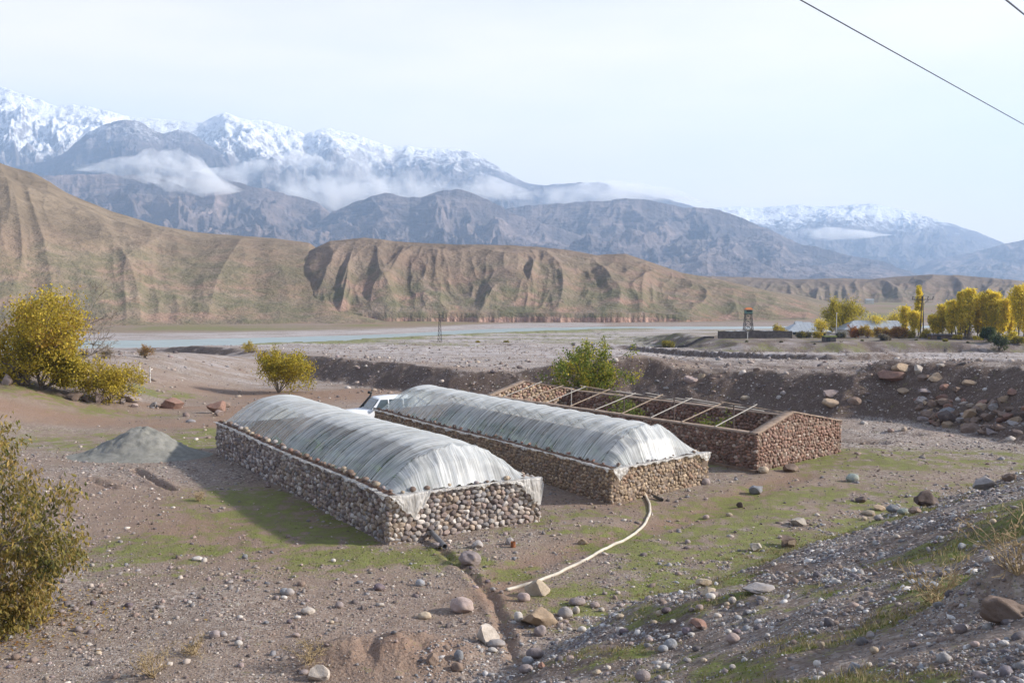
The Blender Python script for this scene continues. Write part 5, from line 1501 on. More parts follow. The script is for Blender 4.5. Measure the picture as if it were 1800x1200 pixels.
PP += [(1697, 604, 545, 258, 20), (1728, 604, 548, 258, 20), (1755, 604, 545, 256, 22), (1783, 604, 540, 252, 22), (1648, 600, 568, 262, 20), (1668, 600, 560, 262, 20), (1799, 604, 548, 248, 22)]
PD += ['shorter golden', 'shorter dense', 'lower full', 'lower spreading', 'small round topped', 'small dense', 'low edge']
PW += ['behind the tallest central one', 'behind the broad bright one', 'behind the gap above the green bush', 'behind the very tall one', 'far behind the brown shed', 'behind the leaning one', 'filling the row at the right edge']
for i, (px, bp, tp, Y, w) in enumerate(PP):
    poplar(px, bp, tp, Y, w, 200 + i, f'{PD[i]} yellow poplar {PW[i]}', nleaf=7000 if tp < 540 else 4200)
rr_ = np.random.default_rng(99)
for i in range(13):
    poplar(rr_.uniform(1645, 1812), 604, rr_.uniform(512, 548), rr_.uniform(246, 266), rr_.uniform(9, 14), 260 + i, 'slim yellow poplar filling the gaps of the far right row', nleaf=3600)
def round_tree(px, base_py, top_py, Y, wpx, seed, label, pal, nleaf, name='broad_tree', group=None, lsize=.36, cat='tree', stems=7, lift=.0):
    p = at_y(px, base_py, Y); p[2] = gz(p[0], p[1]); H = at_y(px, top_py, Y)[2] - p[2]; W = wpx * Y / F_PX
    rng = np.random.default_rng(seed)
    dirs = fan(rng, stems, 1, W / H * .75); L = rng.uniform(.55, .78, stems) * H * .95
    return plant(name, cat, p, label, dirs, L, .02 * H + .02, 3, [5, 4, 2], nleaf, lsize, .06 * H + .05, pal, seed, group, wig=.12, bspread=.55, min_r=.02)
round_tree(1476, 590, 529, 296, 40, 301, 'big round golden green tree between the two houses', [(.24, .22, .03), (.36, .31, .035), (.50, .41, .045), (.62, .49, .05), (.28, .25, .03)], 24000, stems=16, lsize=.42)
round_tree(1684, 600, 528, 268, 60, 302, 'brown half bare tree among the poplars', [(.12, .085, .05), (.17, .11, .06), (.20, .14, .05)], 5000)
round_tree(1738, 622, 575, 226, 44, 303, 'dark green tree in front of the poplars', GREEN_D + [(.10, .14, .03)], 8000, lsize=.3)
round_tree(1756, 622, 588, 220, 34, 304, 'low dark green bush right of the dark tree', GREEN_D, 2400, lsize=.28, name='shrub', cat='shrub')
SH = [(1370, 592, 571, 262, 26, Y_OLIVE[1:5], 'tan yellow bush left of the first house'), (1412, 597, 580, 256, 34, GREYT + Y_OLIVE[1:3], 'olive bush in front of the first house'), (1440, 597, 581, 254, 26, Y_BRIGHT, 'small yellow bush at the first house eave'),
      (1443, 590, 561, 268, 6, Y_POPLAR, 'slim yellow sapling beside the first house'), (1503, 592, 574, 256, 26, ORANGE[:2] + [(.40, .12, .04)], 'orange red bush left of the second house'), (1526, 596, 572, 254, 30, Y_OLIVE[2:5] + ORANGE[1:3], 'amber bush before the second house'),
      (1552, 596, 574, 252, 28, ORANGE + Y_OLIVE[3:5], 'orange bush under the second roof'), (1580, 598, 571, 250, 30, ORANGE[:3], 'rusty orange bush right of the amber ones'), (1540, 578, 553, 290, 26, Y_POPLAR, 'yellow tree top behind the second roof'), (1572, 578, 549, 292, 24, Y_POPLAR[:4], 'yellow tree behind the right end of the second roof'),
      (1625, 602, 580, 248, 26, Y_OLIVE[2:5], 'golden shrub at the foot of the power pole'), (1478, 600, 583, 250, 30, GREYT, 'grey leafless looking shrub on the terrace edge'), (1556, 616, 586, 236, 36, GREYT[:2] + [(.22, .18, .14)], 'pale grey bare shrub on the slope below the houses'),
      (1312, 616, 600, 230, 26, [(.09, .10, .03), (.13, .13, .04)], 'dull green bush at the left end of the terrace slope'), (1373, 618, 600, 228, 30, GREYT + [(.10, .10, .04)], 'grey green bush on the terrace slope'), (1432, 622, 606, 226, 28, GREYT, 'dry grey bush below the dark hut'), (1478, 621, 605, 226, 16, GREYT, 'small dry bush right of the dark hut'),
      (1660, 622, 596, 230, 34, Y_OLIVE[:3] + GREEN_D[2:], 'olive bush on the slope below the poplars'), (1700, 624, 602, 226, 26, [(.10, .11, .03), (.15, .13, .03)], 'mossy bush on the slope right of the olive one'), (1790, 616, 590, 226, 30, Y_OLIVE[:4], 'yellowish bush at the right edge of the slope'),
      (1610, 620, 600, 232, 30, [(.07, .085, .025), (.11, .115, .03)], 'dark mossy shrub in the middle of the slope'), (1515, 618, 598, 234, 30, [(.06, .075, .025), (.12, .12, .04)], 'dark green shrub on the slope under the orange bush'),
      (1640, 606, 588, 244, 34, Y_BRIGHT + Y_POPLAR[:2], 'golden undergrowth left of the tallest central poplar'), (1682, 608, 586, 240, 36, Y_BRIGHT + Y_POPLAR[:3], 'golden undergrowth below the poplar row'), (1720, 610, 588, 238, 36, Y_POPLAR[:3], 'yellow undergrowth left of the dark green tree'), (1775, 610, 582, 234, 40, Y_POPLAR[:3] + Y_GREEN[2:3], 'yellow green undergrowth right of the dark green tree'), (1600, 602, 578, 252, 34, Y_OLIVE[2:5] + Y_BRIGHT[:2], 'golden bush left of the power pole'), (840, 605, 599, 262, 26, Y_OLIVE[1:4], 'low yellow bush on the green strip by the pylon'), (890, 605, 598, 258, 22, Y_OLIVE[:3] + ORANGE[3:], 'low ochre bush on the green strip'), (1175, 606, 598, 246, 20, Y_OLIVE[:3], 'low olive bush near the far end of the gravel')]
for i, (px, bp, tp, Y, w, pal, lab) in enumerate(SH):
    round_tree(px, bp, tp, Y, w, 320 + i, lab, pal, 2200 if w < 24 else 3600, name='shrub', cat='shrub', lsize=.28, stems=9)

# short grass and dry stalks, more than one could count
def grass(name, N, y0, y1, X0, X1, seed, hgt, pal, label, wf):
    rng = np.random.default_rng(seed)
    y = y0 * (y1 / y0) ** rng.uniform(0, 1, N); x = rng.uniform(X0, X1, N) * y
    z, info = Zg(x, y, True)
    g, r, dk, gr = ground_masks(x, y, z, np.ones(N), info)
    keep = rng.uniform(0, 1, N) < wf(x, y, g, r, info)
    for fr in (G1, G2, G3):
        q = np.stack([x, y], -1) - fr.A; st = q @ np.linalg.inv(np.stack([fr.u, fr.v], 1)).T
        keep &= ~((st[:, 0] > -.1) & (st[:, 0] < fr.Ls + .1) & (st[:, 1] > -.1) & (st[:, 1] < fr.Lt + .1))
    x, y, z = x[keep], y[keep], z[keep]; n = len(x)
    k = 4
    x = np.repeat(x, k) + rng.normal(size=n * k) * hgt * .5; y = np.repeat(y, k) + rng.normal(size=n * k) * hgt * .5; z = np.repeat(z, k); n *= k
    h = hgt * rng.uniform(.4, 1.3, n); a = rng.uniform(0, 6.28, n); w = h * .045 + .00035 * y
    ln = rng.normal(size=(n, 2)) * h[:, None] * .45
    b = np.stack([x, y, z - .01], -1)
    o = np.stack([np.cos(a) * w, np.sin(a) * w, np.zeros(n)], -1)
    tip = b + np.stack([ln[:, 0], ln[:, 1], h], -1)
    V = np.stack([b - o, b + o, tip], 1).reshape(-1, 3)
    C = np.repeat(np.array(pal)[rng.integers(0, len(pal), n)] * rng.uniform(.7, 1.25, (n, 1)), 3, 0)
    me = np_mesh(name, V, np.arange(3 * n).reshape(n, 3)); add_attr(me, 'Col', C)
    tag(link(name, me, LEAF), label, 'grass', kind='stuff')
grass('grass', 90000, 5, 34, -.6, .62, 21, .045, [(.10, .13, .025), (.15, .17, .035), (.19, .18, .05), (.08, .105, .02)], 'short green grass in patches', lambda x, y, g, r, i: np.clip((g - .35) * 1.1, 0, .8) * S((fbm(x / .6, y / .6, 3, 6) + .1) / .25) * S((36 - y) / 10))
grass('grass', 60000, 4.5, 44, -.1, .64, 22, .09, [(.22, .20, .09), (.24, .185, .10), (.36, .29, .17), (.17, .16, .06)], 'dry tan grass on the bank', lambda x, y, g, r, i: np.where(i['b'] > -.3, np.clip(.9 * np.exp(-((i['b'] - 1.2) / 1.4) ** 2) * (x > 2) + .35 * (g > .6), 0, 1) * S((fbm(x / 1.6, y / 1.6, 3, 5) + .12) / .3), 0))
for i, (px, py, h, lab) in enumerate([(270, 1190, .75, 'tangle of dry pale stalks at the bottom left edge'), (545, 1165, .5, 'dry grass tuft above the pale wedge of rock'), (340, 1150, .4, 'small dry stalks on the lower left gravel'), (1640, 1060, .5, 'dry stalks on the bank below the flat bluish slab'), (1788, 1010, .6, 'tall dry grass at the right edge of the bank'), (350, 880, .35, 'small tuft of dry grass left of the greenhouse shadow'), (1060, 1130, .01, '')]):
    if h < .1: continue
    rr_ = np.random.default_rng(90 + i)
    plant('dry_weed', 'plant', hit(px, py), lab, fan(rr_, 16, 1, 1.2), rr_.uniform(.5, 1.1, 16) * h, .008, 2, [3, 2], 120, .05, .05, [(.30, .23, .13), (.24, .18, .10)], 400 + i, bark=plain('straw', (.38, .29, .17), .9, .1), min_r=.004, wig=.2)

# fallen leaves under the foreground tree
rng = np.random.default_rng(66)
n = 900
X = np.abs(rng.normal(0, 1.6, n)); x = b0[0] + X + .2; y = b0[1] + rng.normal(0, 1.3, n) - .3; z = Zg(x, y) + .02
a = rng.uniform(0, 6.28, n); L = rng.uniform(.03, .07, n)
P = np.stack([x, y, z], -1); u = np.stack([np.cos(a), np.sin(a), rng.normal(0, .25, n)], -1) * L[:, None]; v = np.stack([-np.sin(a), np.cos(a), rng.normal(0, .25, n)], -1) * L[:, None] * .5
V = np.stack([P - u, P + v, P + u, P - v], 1).reshape(-1, 3); V[:, 2] += .012
F = np.arange(4 * n).reshape(n, 4); F = np.vstack([F[:, :3], F[:, [0, 2, 3]]])
me = np_mesh('fallen_leaves', V, F); add_attr(me, 'Col', np.repeat(np.array([(.42, .28, .08), (.34, .19, .06), (.28, .14, .05), (.48, .36, .10)])[rng.integers(0, 4, n)], 4, 0))
tag(link('fallen_leaves', me, LEAF), 'fallen yellow brown leaves on the gravel', 'leaves', kind='stuff')

# ------------------------------------------------------------------ heap of sand
c0 = hit(238, 805)
na, nr = 72, 40
aa = np.linspace(0, 2 * np.pi, na); rr2 = np.linspace(0, 1.25, nr)
A_, R_ = np.meshgrid(aa, rr2, indexing='ij')
hx = np.where(np.cos(A_) < 0, 3.1, 2.9); X = c0[0] + np.cos(A_) * R_ * hx; Y = c0[1] + .9 + np.sin(A_) * R_ * 2.0
prof = np.exp(-(R_ * 1.55) ** 2) ** .9
Zs = Zg(X, Y) - .05 + 1.38 * prof * (1 + .20 * fbm(X / .8, Y / .8, 4, 5)) + .11 * fbm(X / .30, Y / .30, 4, 6) * S((1.2 - R_) / .4) - .03 * R_
m, nt, out = new_mat('grey_sand'); k = NT(nt); p = k.pos()
f = k.noise(p, 3, 5, .6); f2 = k.noise(p, 30, 4, .7)
c = k.mix(k.rng(f, .35, .65), (.19, .187, .165), (.275, .268, .24)); c = k.mix(k.rng(f2, .5, .75, 0, .45), c, (.13, .13, .115))
k.l(k.bsdf(c, .95, k.bump(f2, .8, .04), .1).outputs[0], out.inputs['Surface'])
tag(MB().grid(np.stack([X, Y, Zs], -1)).build('sand_heap', m, smooth=True), 'heap of fine grey sand left of the nearest greenhouse', 'sand heap')

# ------------------------------------------------------------------ hose, pipe, can
HOSE = plain('cream_hose', (.50, .45, .375), .55, .35, 0, .28, 2.2)
pts = [hit(*q) for q in [(1133, 872), (1142, 886), (1143, 903), (1134, 922), (1112, 942), (1070, 963), (1020, 990), (980, 1010), (945, 1024), (910, 1033), (890, 1038)]]
P = np.array(pts)
t_ = np.linspace(0, 1, len(P)); tt = np.linspace(0, 1, 80)
P = np.stack([np.interp(tt, t_, P[:, i]) for i in range(3)], 1)
for _ in range(3): P[1:-1] = (P[:-2] + 2 * P[1:-1] + P[2:]) / 4
P[:, 2] = Zg(P[:, 0], P[:, 1]) + .035
P[:3, 2] += [.14, .08, .03]
tag(MB().tube(P, .046, 10).build('hose', HOSE, smooth=True), 'thick cream hose curving over the ground from the middle greenhouse', 'hose')
def pipe(a, b, r, name, m, label, cat, lift=(0, 0)):
    A_ = np.array(a, float); B_ = np.array(b, float); A_[2] += r + lift[0]; B_[2] += r + lift[1]
    d = (B_ - A_); L = np.linalg.norm(d); d /= L
    # open tube with a wall thickness: outside, lip, inside
    mb = MB(); ring = []
    n = 14; ref = np.cross(d, [0, 0, 1.0]); ref /= np.linalg.norm(ref); up = np.cross(ref, d)
    an = np.linspace(0, 2 * np.pi, n + 1)
    for (q, rad) in ((A_, r), (B_, r), (B_, r * .84), (B_ - d * L * .6, r * .84)):
        ring.append(q[None] + rad * (np.cos(an)[:, None] * ref + np.sin(an)[:, None] * up))
    mb.grid(np.stack(ring, 0))
    return tag(mb.build(name, m, smooth=False), label, cat)
pipe(hit(752, 941), hit(782, 966), .085, 'drain_pipe', plain('grey_plastic', (.16, .16, .17), .45, .4, 0, .2, 4), 'grey plastic pipe leaning at the foot of the front cobble wall', 'pipe', (.16, .02))
pipe(hit(1150, 876) + [0, 0, 0], hit(1164, 881), .06, 'drain_pipe', plain('black_plastic', (.05, .05, .052), .5, .4), 'short black pipe end near the start of the hose', 'pipe', (.03, 0))
c = hit(902, 961)
mb = MB(); an = np.linspace(0, 2 * np.pi, 17)
ring = [np.stack([r * np.cos(an), r * np.sin(an), np.full(17, z)], 1) + c for r, z in ((0, .0), (.075, 0), (.078, .02), (.075, .10), (.078, .17), (.070, .17), (.068, .03), (0, .03))]
mb.grid(np.stack(ring, 0))
tag(mb.build('rusty_can', plain('rust', (.22, .085, .04), .8, .2, 0, .4, 12), smooth=False), 'rusty can standing on the ground before the cobble wall', 'can')

# ------------------------------------------------------------------ volleyball posts
PAINT = plain('pale_yellow_paint', (.55, .50, .33), .6, .3)
for i, (px, b, tp, lab) in enumerate([(246, 663, 636, 'pale post of the ball court standing in a tyre'), (264, 672, 644, 'speckled grey post of the ball court, nearer one')]):
    p = hit(px, b); H = (b - tp) * p[1] / F_PX
    t = empty('court_post', p); tag(t, lab, 'post', 'posts of the ball court')
    MB().tube([(0, 0, -.2), (0, 0, H)], .055, 8).build('pole', PAINT if i == 0 else plain('chipped_white', (.50, .48, .46), .7, .2, 0, .5, 12), t)
    MB().tube([(0, 0, H), (0, 0, H + .05)], .075, 8).build('cap', IRON, t)
    if i == 0:
        MB().tube([(.45 * math.cos(q), .45 * math.sin(q), .10) for q in np.linspace(0, 6.3, 20)], .12, 6).build('tyre_base', plain('pale_rubber', (.30, .27, .23), .9, .1), t, True)

# ------------------------------------------------------------------ the car
def car():
    WHITE = plain('white_paint', (.80, .81, .82), .22, .5, 0, .03, 3)
    GLASS = plain('car_glass', (.055, .075, .085), .06, .8, 0, .1, 2)
    BLACK = plain('black_trim', (.018, .018, .019), .5, .4)
    TYRE = plain('tyre_rubber', (.025, .024, .023), .9, .2)
    ALLOY = plain('alloy', (.42, .42, .43), .35, .5, .6)
    LAMP = plain('lamp_lens', (.62, .64, .66), .1, .7)
    px, py = 619, 733
    Y = 58.6
    nose = at_y(599, 700, Y - .2)
    ang = R(180 + 27)                       # nose points left and towards the camera
    fwd = np.array([math.cos(ang), math.sin(ang), 0])
    pos = nose - fwd * 2.35; pos = pos + np.array([-math.sin(ang), math.cos(ang), 0]) * 0.0
    pos[2] = gz(pos[0], pos[1])
    t = empty('off_road_car', pos, ang)
    tag(t, 'white off road car with snorkel parked behind the greenhouses', 'car')
    # x forward, y left, z up
    def lofted(sections):
        mb = MB(); mb.grid(np.stack([np.array(s) for s in sections], 0))
        for s, rev in ((sections[0], True), (sections[-1], False)):
            n = len(s); f = [[0, i + 1, i] if rev else [0, i, i + 1] for i in range(1, n - 2)]
            mb.add(np.array(s)[:-1], f)
        return mb
    def sec(x, w, z0, z1, r=.10, top=.94):
        h = w / 2
        P = [(x, -h, z0 + r), (x, -h, z1 - r * 1.6), (x, -h * (.5 + top / 2), z1 - r * .5), (x, -h * top + r, z1), (x, 0, z1 + .02), (x, h * top - r, z1), (x, h * (.5 + top / 2), z1 - r * .5), (x, h, z1 - r * 1.6), (x, h, z0 + r), (x, h - r, z0), (x, -h + r, z0)]
        return P + [P[0]]
    body = lofted([sec(2.36, 1.60, .62, .98), sec(2.30, 1.78, .50, 1.06), sec(2.0, 1.86, .45, 1.10), sec(1.2, 1.90, .42, 1.14), sec(.75, 1.92, .42, 1.17), sec(-1.0, 1.92, .42, 1.16), sec(-2.2, 1.88, .48, 1.14), sec(-2.42, 1.80, .55, 1.08)])
    bo = body.build('body', WHITE, t, True); bo.data.set_sharp_from_angle(angle=R(40))
    def sec2(x, wb, wt, z0, z1):
        P = [(x[0], -wb / 2, z0), (x[1], -wt / 2, z1 - .05), (x[1], -wt / 2 + .10, z1), (x[1], 0, z1 + .025), (x[1], wt / 2 - .10, z1), (x[1], wt / 2, z1 - .05), (x[0], wb / 2, z0)]
        return P
    cab = MB(); G = [sec2((.78, .22), 1.74, 1.40, 1.13, 1.80), sec2((.70, .10), 1.78, 1.46, 1.13, 1.84), sec2((-.6, -.6), 1.80, 1.50, 1.13, 1.88), sec2((-2.1, -2.0), 1.78, 1.48, 1.13, 1.85), sec2((-2.34, -2.14), 1.72, 1.40, 1.10, 1.78)]
    cab.grid(np.array(G))
    for q in (0, -1): cab.add(np.array(G[q]), [[0, i, i + 1] for i in range(1, 6)])
    co = cab.build('cabin', WHITE, t, True); co.data.set_sharp_from_angle(angle=R(30))
    def quad(name, pts, m, th=.012):
        P = np.array(pts, float); n = np.cross(P[1] - P[0], P[2] - P[0]); n /= np.linalg.norm(n)
        c_ = P.mean(0)
        if n @ (c_ - np.array([-.6, 0, 1.2])) < 0: n = -n
        V = np.vstack([P - n * .02, P + n * th]); k = len(P)
        F = [[i, (i + 1) % k, k + (i + 1) % k, k + i] for i in range(k)]
        b = MB(); b.add(V, F); b.add(V[k:], [[0, 1, 2, 3]][:1] if k == 4 else [[0, 1, 2]])
        return b.build(name, m, t)
    quad('windscreen', [(.745, -.78, 1.20), (.745, .78, 1.20), (.285, .64, 1.75), (.285, -.64, 1.75)], GLASS)
    for s in (1, -1):
        y0, y1 = s * .893, s * .745
        quad('window', [(.52, y0 - s * .008, 1.20), (-.30, y0, 1.20), (-.30, y1 + s * .01, 1.74), (.14, y1 - s * .005, 1.74)], GLASS)
        quad('window', [(-.38, y0, 1.20), (-1.25, y0, 1.20), (-1.22, y1 + s * .01, 1.75), (-.38, y1 + s * .01, 1.75)], GLASS)
        quad('window', [(-1.33, y0, 1.20), (-2.05, y0 - s * .005, 1.20), (-1.96, y1, 1.74), (-1.30, y1 + s * .01, 1.75)], GLASS)
        MB().box((.62, s * 1.03, 1.24), (.10, .20, .17)).build('mirror', BLACK, t)
        h = MB(); h.box((2.30, s * .70, .88), (.16, .34, .20), taper=(.9, .92)); h.build('headlight', LAMP, t)
        for wx in (1.45, -1.40):
            mb = MB(); an = np.linspace(0, np.pi, 15)
            ring = [np.stack([wx + r * np.cos(an), np.full(15, s * y), .42 + r * np.sin(an)], 1) for r, y in ((.40, .90), (.50, .90), (.53, .985), (.48, .99), (.40, .95))]
            mb.grid(np.stack(ring, 0)); mb.build('wheel_arch', BLACK, t)
            prof = [(.20, -.12), (.36, -.13), (.40, -.09), (.40, .09), (.36, .13), (.22, .12)]
            an = np.linspace(0, 2 * np.pi, 25)
            mb = MB(); mb.grid(np.stack([np.stack([wx + r * np.cos(an), np.full(25, s * .84 + w), .40 + r * np.sin(an)], 1) for r, w in prof], 0))
            wh = mb.build('wheel', TYRE, t)
            mb = MB(); mb.grid(np.stack([np.stack([wx + r * np.cos(an), np.full(25, s * (.84 + w)), .40 + r * np.sin(an)], 1) for r, w in ((.0, .06), (.08, .07), (.10, .05), (.22, .09), (.24, .12))], 0))
            mb.build('rim', ALLOY, wh)
    MB().box((2.345, 0, .86), (.07, 1.02, .19)).build('grille', BLACK, t)
    bp = lofted([sec(2.52, 1.5, .42, .66, .06), sec(2.44, 1.84, .40, .70, .06), sec(2.28, 1.90, .40, .70, .06)]); bp.build('bumper', WHITE, t, True)
    MB().box((2.47, 0, .52), (.12, .9, .12)).build('air_intake', BLACK, t)
    MB().tube([(1.0, -.93, 1.05), (.80, -.93, 1.20), (.24, -.80, 1.84), (.20, -.80, 2.02)], [.06, .06, .06, .065], 8).tube([(.17, -.80, 2.02), (.40, -.80, 2.06)], [.09, .08], 8).build('snorkel', BLACK, t, True)
    for s in (1, -1): MB().box((.35, s * .965, .98), (.14, .02, .035)).build('door_handle', BLACK, t)
car()

# ------------------------------------------------------------------ houses and huts on the right
ROOF = plain('pale_sheet_roof', (.34, .365, .39), .45, .4, .1, .12, .8)
WALLW = plain('whitewash', (.50, .47, .42), .9, .1, 0, .15, 1.2)
PANE = plain('window_pane', (.03, .035, .04), .2, .5)
FRAME = plain('window_frame', (.45, .44, .42), .6, .3)
def house(px0, px1, eave_py, ridge_py, Y, depth, label, ridge_in, gablet=False, seed=0):
    a = at_y(px0, eave_py, Y); b = at_y(px1, eave_py, Y); W = b[0] - a[0]
    g = min(gz(a[0], Y), gz(b[0], Y)); ze = a[2] - g; zr = at_y(px0, ridge_py, Y + depth / 2)[2] - g
    t = empty('village_house', ((a[0] + b[0]) / 2, Y + depth / 2, g)); tag(t, label, 'house', 'houses on the right terrace')
    hw, hd = W / 2, depth / 2
    wl = MB(); wl.box((0, 0, ze / 2 - .2), (W - 1.0, depth - 1.0, ze + .4)); wl.build('wall', WALLW, t)
    r0, r1 = ridge_in
    rf = MB()
    V = [(-hw, -hd, ze), (hw, -hd, ze), (hw, hd, ze), (-hw, hd, ze), (-hw + r0, 0, zr), (hw - r1, 0, zr), (-hw, -hd, ze - .18), (hw, -hd, ze - .18), (hw, hd, ze - .18), (-hw, hd, ze - .18)]
    rf.add(V, [[0, 1, 5, 4], [2, 3, 4, 5], [6, 9, 8, 7], [0, 6, 7, 1], [1, 7, 8, 2], [2, 8, 9, 3], [3, 9, 6, 0]]); rf.add(V, [[1, 2, 5], [3, 0, 4]])
    ro = rf.build('roof', ROOF, t)
    for q in np.arange(-hw + 1.2, hw - 1, 1.1):   # standing seams of the sheet roof
        f = np.clip((q + hw) / max(r0, .1), 0, 1) * np.clip((hw - q) / max(r1, .1), 0, 1); f = min(1, f)
        MB().tube([(q, -hd, ze + .02), (q, -hd * (1 - f), ze + (zr - ze) * f + .02)], .03, 4).build('seam', ROOF, ro)
    if gablet:
        gb = MB(); x = -hw + r0
        gb.add([(x - .9, -.9, zr - .75), (x - .9, .9, zr - .75), (x - .9, 0, zr + .25), (x + 1.4, 0, zr + .25), (x + .6, -.9, zr - .70), (x + .6, .9, zr - .70)], [[0, 2, 3, 4], [1, 5, 3, 2]]); gb.add([(x - .88, -.8, zr - .74), (x - .88, .8, zr - .74), (x - .88, 0, zr + .18)], [[0, 1, 2]])
        gb.build('gablet', ROOF, t)
    for q in np.linspace(-hw + 2.2, hw - 2.2, max(2, int(W / 3.5))):
        w = MB().box((q, -hd + .5 - .03, ze * .5), (1.2, .08, 1.2)).build('window', FRAME, t)
        MB().box((q, -hd + .5 - .075, ze * .5), (1.0, .03, 1.0)).build('pane', PANE, w)
house(1384, 1463, 583, 566, 276, 9.5, 'hip roofed house with pale sheet roof left of the round tree', (4.2, 4.8), True)
house(1484, 1604, 579, 563, 284, 10, 'long house with pale sheet roof right of the round tree', (4.4, 2.6))
GREENW = plain('green_wall', (.20, .34, .10), .8, .1, 0, .15, 2)
def hut(px0, px1, base_py, top_py, Y, depth, wall_m, roof_m, label, gable=False, name='hut'):
    a = at_y(px0, base_py, Y); b = at_y(px1, base_py, Y); W = b[0] - a[0]; g = gz((a[0] + b[0]) / 2, Y)
    H = max(1.4, at_y(px0, top_py, Y)[2] - g)
    t = empty(name, ((a[0] + b[0]) / 2, Y, g)); tag(t, label, 'hut')
    hh = H * (.7 if gable else .85)
    MB().box((0, 0, hh / 2 - .2), (W, depth, hh + .4)).build('wall', wall_m, t)
    if gable: MB().add([(-W / 2 - .3, -depth / 2 - .2, hh), (W / 2 + .3, -depth / 2 - .2, hh), (0, -depth / 2 - .2, H), (-W / 2 - .3, depth / 2, hh), (W / 2 + .3, depth / 2, hh), (0, depth / 2, H)], [[0, 2, 5, 3], [1, 4, 5, 2]]).add([(-W / 2, -depth / 2 - .01, hh), (W / 2, -depth / 2 - .01, hh), (0, -depth / 2 - .01, H)], [[0, 1, 2]]).build('roof', roof_m, t)
    else: MB().box((0, 0, hh + (H - hh) / 2), (W + .5, depth + .6, H - hh), taper=(1, .7)).build('roof', roof_m, t)
    MB().box((-W * .2, -depth / 2 - .03, hh * .42), (.9, .08, hh * .8)).build('door', PANE, t)
DARKW = plain('dark_stone_wall', (.10, .085, .078), .9, .1, 0, .35, 1.5, .5)
hut(1296, 1314, 590, 581, 268, 3, GREENW, ROOF, 'small green hut with pale roof under the watchtower')
hut(1277, 1290, 590, 583, 272, 3, GREENW, ROOF, 'smallest green hut left of the other one')
hut(1334, 1361, 590, 582, 266, 4, WALLW, ROOF, 'low white hut with dark gable', False)
hut(1447, 1466, 617, 605, 229, 2.5, DARKW, plain('turf_roof', (.10, .115, .035), .9, .1, 0, .3, 2), 'dark hut with grassy roof dug into the slope')
hut(1634, 1673, 600, 587, 244, 3, plain('brown_brick', (.16, .11, .085), .9, .1, 0, .3, 2, .3), DARKW, 'long brown brick shed before the poplars', name='shed')
# dry stone walls on the terrace
def field_wall(pa, pb, Y0, Y1, H, label):
    n = 40; k = np.linspace(0, 1, n)
    Yq = Y0 + (Y1 - Y0) * k; x = np.array([at_y(pa[0] + (pb[0] - pa[0]) * q, 590, yy)[0] for q, yy in zip(k, Yq)])
    z = Zg(x, Yq); nz_ = .12 * fbm(k * 30, k * 0, 3, 5)
    ring = [np.stack([x, Yq + dy, z + dz + (nz_ if dz > 0 else 0)], 1) for dy, dz in ((-.3, -.3), (-.25, H), (.25, H), (.3, -.3))]
    tag(MB().grid(np.stack(ring, 1)).build('field_wall', DARKW), label, 'wall')
field_wall((1262, 0), (1392, 0), 250, 250, 1.9, 'dark stone field wall before the green huts')
field_wall((1150, 0), (1255, 0), 262, 254, .5, 'low dark wall running left of the green huts')
# tiny white buildings under the far bluff
for i, (px, py, w, lab) in enumerate([(1302, 540, 12, 'tiny white building far across the valley, right one'), (1276, 546, 10, 'tiny white building far across the valley, middle one'), (1288, 547, 8, 'tiny white building far across the valley, lower one'), (1528, 527, 14, 'tiny white building below the far ridged bluff')]):
    Yf = 880 if i < 3 else 1120
    c_ = at_y(px, py, Yf); W = w * Yf / F_PX; g = gz(c_[0], Yf)
    t = empty('farm_building', (c_[0], Yf, g)); tag(t, lab, 'building', 'tiny white far buildings')
    Hh = max(2.2, c_[2] - g)
    MB().box((0, 0, Hh / 2), (W, 5, Hh)).build('wall', WALLW, t)
    MB().box((0, 0, Hh + .5), (W + .6, 5.6, 1.0), taper=(.95, .2)).build('roof', ROOF, t)

# ------------------------------------------------------------------ watchtower, pylon, power pole
STEEL = plain('dark_steel', (.085, .075, .072), .7, .3, .3)
def lattice(mb, w0, w1, z0, z1, n, r):
    for sx in (-1, 1):
        for sy in (-1, 1): mb.tube([(sx * w0, sy * w0, z0), (sx * w1, sy * w1, z1)], r, 4)
    zs = np.linspace(z0, z1, n + 1); ws = np.linspace(w0, w1, n + 1)
    for i in range(n):
        for ax in (0, 1):
            for sg in (-1, 1):
                def q(s, j): return (s * ws[j], sg * ws[j], zs[j]) if ax == 0 else (sg * ws[j], s * ws[j], zs[j])
                mb.tube([q(-1, i), q(1, i + 1)], r * .7, 4); mb.tube([q(1, i), q(-1, i + 1)], r * .7, 4); mb.tube([q(-1, i + 1), q(1, i + 1)], r * .6, 4)
Yt = 330.
p = at_y(1315, 590, Yt); g = gz(p[0], Yt); top = at_y(1315, 540, Yt)[2] - g; kk = Yt / F_PX
t = empty('watchtower', (p[0], Yt, g)); tag(t, 'steel watchtower with green cabin and orange roof', 'watchtower')
zc_ = top - 11 * kk
mb = MB(); lattice(mb, 8 * kk, 5.2 * kk, -.3, zc_, 4, .10); mb.build('lattice_frame', STEEL, t)
cb = MB().box((0, 0, zc_ + 3.4 * kk), (12 * kk, 12 * kk, 6.4 * kk)).build('cabin', plain('green_cabin', (.10, .17, .135), .7, .2), t)
MB().box((0, -6.05 * kk, zc_ + 4.6 * kk), (9 * kk, .08, 2.4 * kk)).build('window', PANE, cb)
MB().box((0, 0, zc_ - .1), (14 * kk, 14 * kk, .16)).build('deck', STEEL, t)
mb = MB(); mb.box((0, 0, top - 2.2 * kk), (14 * kk, 14 * kk, 3.6 * kk), taper=(.55, .55)); mb.build('roof', plain('orange_roof', (.50, .17, .06), .7, .2), t)
Yp = 300.
